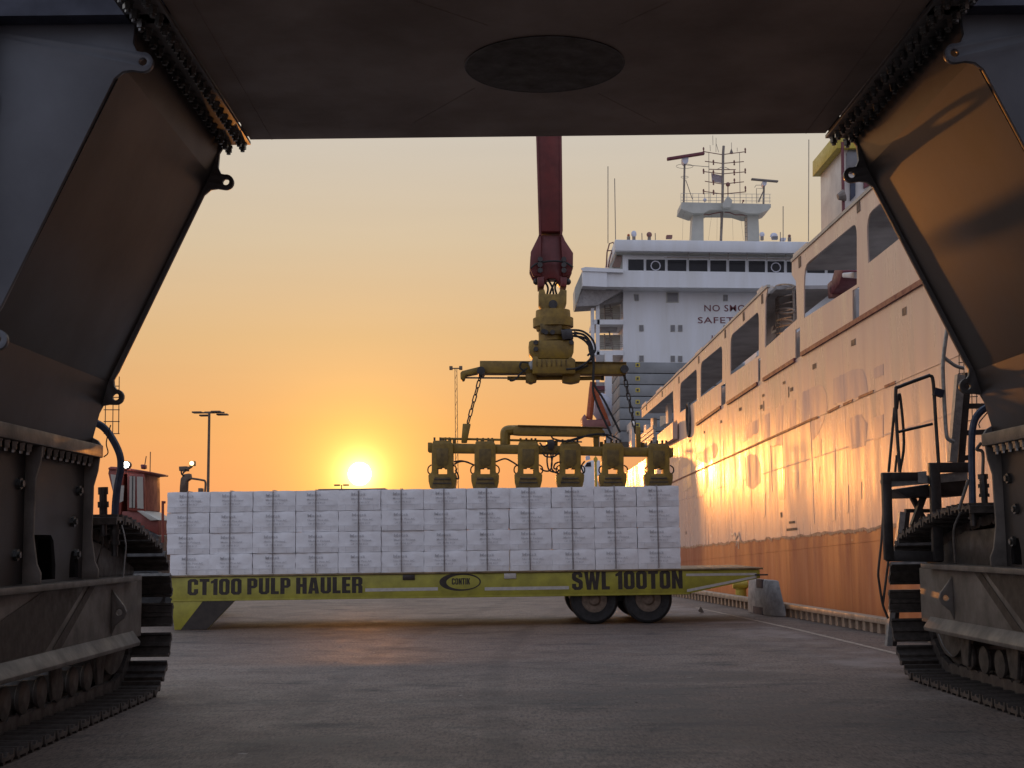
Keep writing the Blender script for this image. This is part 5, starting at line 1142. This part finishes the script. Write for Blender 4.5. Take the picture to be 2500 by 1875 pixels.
MB().prism(q, (0, 4.2, 0)).build('body', white, vn, bevel=.06)
MB().prism([p-V((0, .03, 0)) for p in v5((262, 1045), (295, 992), (345, 985), (350, 1045), Y=75)], (0, .03, 0)).build('windscreen', glassd, vn)
MB().prism([p-V((0, .03, 0)) for p in v5((275, 905), (330, 900), (340, 945), (270, 960), Y=75)], (0, .5, 0)).build('roof_box', radarw, vn)
for x in (q[-1].x+.3, q[-2].x-.3): MB().cyl((x, 75.4, .35), (x, 75.7, .35), .34, n=16).build('wheel', rubber, vn)

# ------------------------------------------------------------------ left background: masts, vehicles, shed
def lightmast(label, px_top, px_base, Y, heads, w, lattice=False):
    t0 = P(*px_top, Y); b0 = P(*px_base, Y); b0 = V((b0.x, Y, 0)); t = thing('light_mast', label, 'light mast', b0, 'floodlight masts on the quay')
    r = w/2*Y/F
    if lattice:
        m = MB(); 
        for s in (-1, 1):
            for dy in (-1, 1): m.cyl(b0+V((s*r, dy*r, 0)), t0+V((s*r*.7, dy*r*.7, 0)), r*.18, n=6)
        z = 0.5; k = 0
        while z < t0.z-.3:
            f = z/t0.z; c = b0+(t0-b0)*f; c2_ = b0+(t0-b0)*min(1, (z+.6)/t0.z); s = 1 if k % 2 else -1
            m.cyl(c+V((s*r*.85, -r*.8, 0)), c2_+V((-s*r*.85, -r*.8, 0)), r*.09, n=4); m.cyl(c+V((s*r*.85, r*.8, 0)), c2_+V((-s*r*.85, r*.8, 0)), r*.09, n=4); z += .6; k += 1
        m.build('lattice_pole', pole_m, t)
    else: MB().cyl(b0, t0, r*1.15, r*.85, 12).build('pole', pole_m, t)
    MB().cyl(b0, b0+V((0, 0, .4)), r*2, r*1.6, 10).build('base', concrete, t)
    s = Y/F
    for x0, x1, dy, h in heads:
        c = t0+V(((x0+x1)/2*s, dy, h*s)); w_ = abs(x1-x0)/2*s
        m = MB().box(c.x-w_, c.x+w_, c.y-.25, c.y+.25, c.z-2.2*s, c.z+1.5*s) if not lattice else MB().box(c.x-w_, c.x+w_, c.y-.2, c.y+.2, c.z-4*s, c.z+5*s)
        m.build('floodlight', pole_m, t, bevel=.02)
    m = MB().box(t0.x+min(h[0] for h in heads)*s*.9, t0.x+max(h[1] for h in heads)*s*.9, Y-.06, Y+.06, t0.z-.06, t0.z+.03); m.build('crossarm', pole_m, t)
lightmast('tall light mast with flat T-shaped head left of the sun', (511, 1007), (507, 1205), 85, [(-41, -18, 0, 1), (-30, -8, .8, -4), (5, 28, 0, 2), (14, 41, .6, -3), (-12, 12, .2, 1)], 7)
lightmast('slim lattice light mast with two lamps behind the left chain', (1113, 899), (1117, 1300), 120, [(-16, -8, 0, 0), (8, 16, 0, 0)], 7, True)
lightmast('distant small T-headed light mast just below the sun', (834, 1184), (834, 1200), 260, [(-18, -4, 0, 0), (4, 18, 0, 0)], 3)
m = thing('warehouse', 'low dark warehouse roof on the horizon behind the bales', 'warehouse', (P(856, 1240, 240).x, 240, 0))
a, b = P(783, 1194, 240), P(935, 1192, 240)
MB().box(a.x, b.x, 240, 270, 0, a.z-.3).build('wall', shed, m); MB().box(a.x-.4, b.x+.4, 239.6, 270.4, a.z-.3, a.z).build('roof', shed, m)
m = thing('port_shed', 'pale distant port shed left of the bales on the horizon', 'shed', (P(380, 1300, 300).x, 300, 0))
a, b = P(330, 1288, 300), P(405, 1288, 300)
MB().box(a.x, b.x, 300, 320, 0, a.z-1.2).build('wall', cream, m); MB().box(a.x-.5, b.x+.5, 299, 321, a.z-1.2, a.z).build('roof', shed, m)
# red reach stacker at the left
YR = 34.0
def r2(*l, dy=0): return [P(*q, YR+dy) for q in c2(*l)]
rs = thing('reach_stacker', 'red yard machine with lit floodlight on its cab behind the left track', 'yard vehicle', (r2((760, 1400))[0].x, YR+1, 0))
def rb_(nm, l, t, m, dy=0, par=rs, bev=.02): return MB().prism(r2(*l, dy=dy), (0, t, 0)).build(nm, m, par, bevel=bev)
rb_('cab', [(630, 1055), (870, 1072), (875, 1082), (832, 1085), (835, 1295), (790, 1300), (735, 1290), (738, 1085), (718, 1085), (700, 1310), (690, 1330), (640, 1330), (655, 1200), (625, 1080)], 1.6, cabred, .1)
f = rb_('cab_frame', [(735, 1080), (835, 1085), (838, 1300), (735, 1295)], .1, cabred, 0)
rb_('pane', [(750, 1095), (782, 1097), (780, 1280), (748, 1278)], .03, window, -.03, f, 0); rb_('pane', [(792, 1098), (826, 1100), (830, 1285), (794, 1282)], .03, window, -.03, f, 0)
rb_('pane', [(700, 1150), (718, 1150), (712, 1240), (692, 1250)], .03, window, -.05, f, 0); rb_('pane', [(640, 1085), (680, 1090), (660, 1180), (655, 1190)], .03, window, -.05, f, 0)
rb_('mullion', [(764, 1095), (768, 1095), (766, 1280), (762, 1280)], .04, darkst, -.06, f, 0)
rb_('hood', [(705, 1300), (790, 1295), (825, 1298), (918, 1350), (918, 1440), (870, 1440), (770, 1380), (700, 1350)], 1.8, cabred, .1); rb_('hood_top', [(790, 1295), (828, 1296), (918, 1350), (870, 1354)], 1.7, cream, -.02)
rb_('roof', [(625, 1048), (640, 1040), (720, 1046), (880, 1072), (878, 1082), (840, 1080), (718, 1062), (625, 1058)], 1.7, cabred, .05)
rb_('beacon', [(812, 1028), (834, 1028), (834, 1050), (815, 1055)], .3, txt_red, .2)
m = MB(); 
for l in ([(870, 955), (868, 1075)], [(846, 980), (838, 1030)]): m.tube(r2(*l, dy=.3), .012, 5)
m.build('antenna', darkst, rs)
p = r2((728, 1030))[0]; MB().cyl(p+V((0, .02, 0)), p+V((0, .2, 0)), .10, n=12).build('floodlight', darkst, rs); MB().cyl(p-V((0, .02, 0)), p+V((0, .018, 0)), .075, n=14).build('lamp_lens', lampon, rs)
q = r2((600, 1330), (700, 1330), (918, 1440), (918, 1500), (600, 1500)); 
for k in (-1, -2): q[k].z = .5
MB().prism(q, (0, 2.2, 0)).build('chassis', darkst, rs, bevel=.03)
for x in (650, 850):
    c = r2((x, 1500))[0]; MB().lathe((c.x, YR-.1, .55), (0, 1, 0), [(.2, 0), (.3, -.02), (.48, 0), (.55, .06), (.55, .35), (.48, .4)], 24).build('wheel', rubber, rs)
# yard tractor behind the bales: exhaust stack, mirror arm and lamp show above them
YY = 31.5
def y2(*l, dy=0): return [P(*q, YY+dy) for q in c2(*l)]
yt = thing('yard_tractor', 'yard tractor hidden behind the bales with exhaust stack and lit lamp showing', 'tractor', (y2((1060, 1400))[0].x, YY, 0))
def yb(nm, l, t, m, dy=0, bev=.01): return MB().prism(y2(*l, dy=dy), (0, t, 0)).build(nm, m, yt, bevel=bev)
c_ = y2((1055, 1190))[0]; MB().box(c_.x-.25, c_.x+.85, YY-.1, YY+2.2, .5, c_.z-.05).build('body', cabred, yt, bevel=.05)
for x in (c_.x+.05, c_.x+.45): MB().cyl((x, YY-.15, .38), (x, YY+.3, .38), .38, n=20).build('wheel', rubber, yt)
yb('exhaust_stack', [(1038, 1200), (1040, 1155), (1045, 1110), (1062, 1085), (1095, 1080), (1100, 1110), (1078, 1125), (1075, 1200)], .25, pole_m)
yb('stack_cap', [(1034, 1040), (1080, 1038), (1082, 1066), (1036, 1066)], .25, pole_m); yb('lamp_bracket', [(1062, 1075), (1082, 1062), (1108, 1045), (1112, 1035), (1104, 1032), (1060, 1062), (1052, 1090)], .1, pole_m)
yb('lamp_housing', [(1096, 1008), (1125, 1008), (1125, 1036), (1096, 1036)], .15, pole_m)
p = y2((1110, 1022))[0]; MB().cyl(p-V((0, .02, 0)), p+V((0, .01, 0)), .05, n=14).build('lamp_lens', lampy, yt)
m = MB(); m.tube(cat(y2((1095, 1108), (1165, 1118), (1188, 1130), (1186, 1190))), .025, 6); m.build('mirror_arm', pole_m, yt)
m = MB(); m.tube(cat(y2((1048, 1064), (1052, 1085), (1065, 1095))), .02, 6); m.build('lamp_cable', rubber, yt)
yb('cap_box', [(1146, 1165), (1168, 1165), (1168, 1200), (1146, 1200)], .2, pole_m)
m = MB(); m.tube(cat([P(*q, 30.2) for q in c2((957, 1248), (944, 1248), (942, 1260), (942, 1480))]), .03, 6); m.build('grab_handle', cabred, yt)
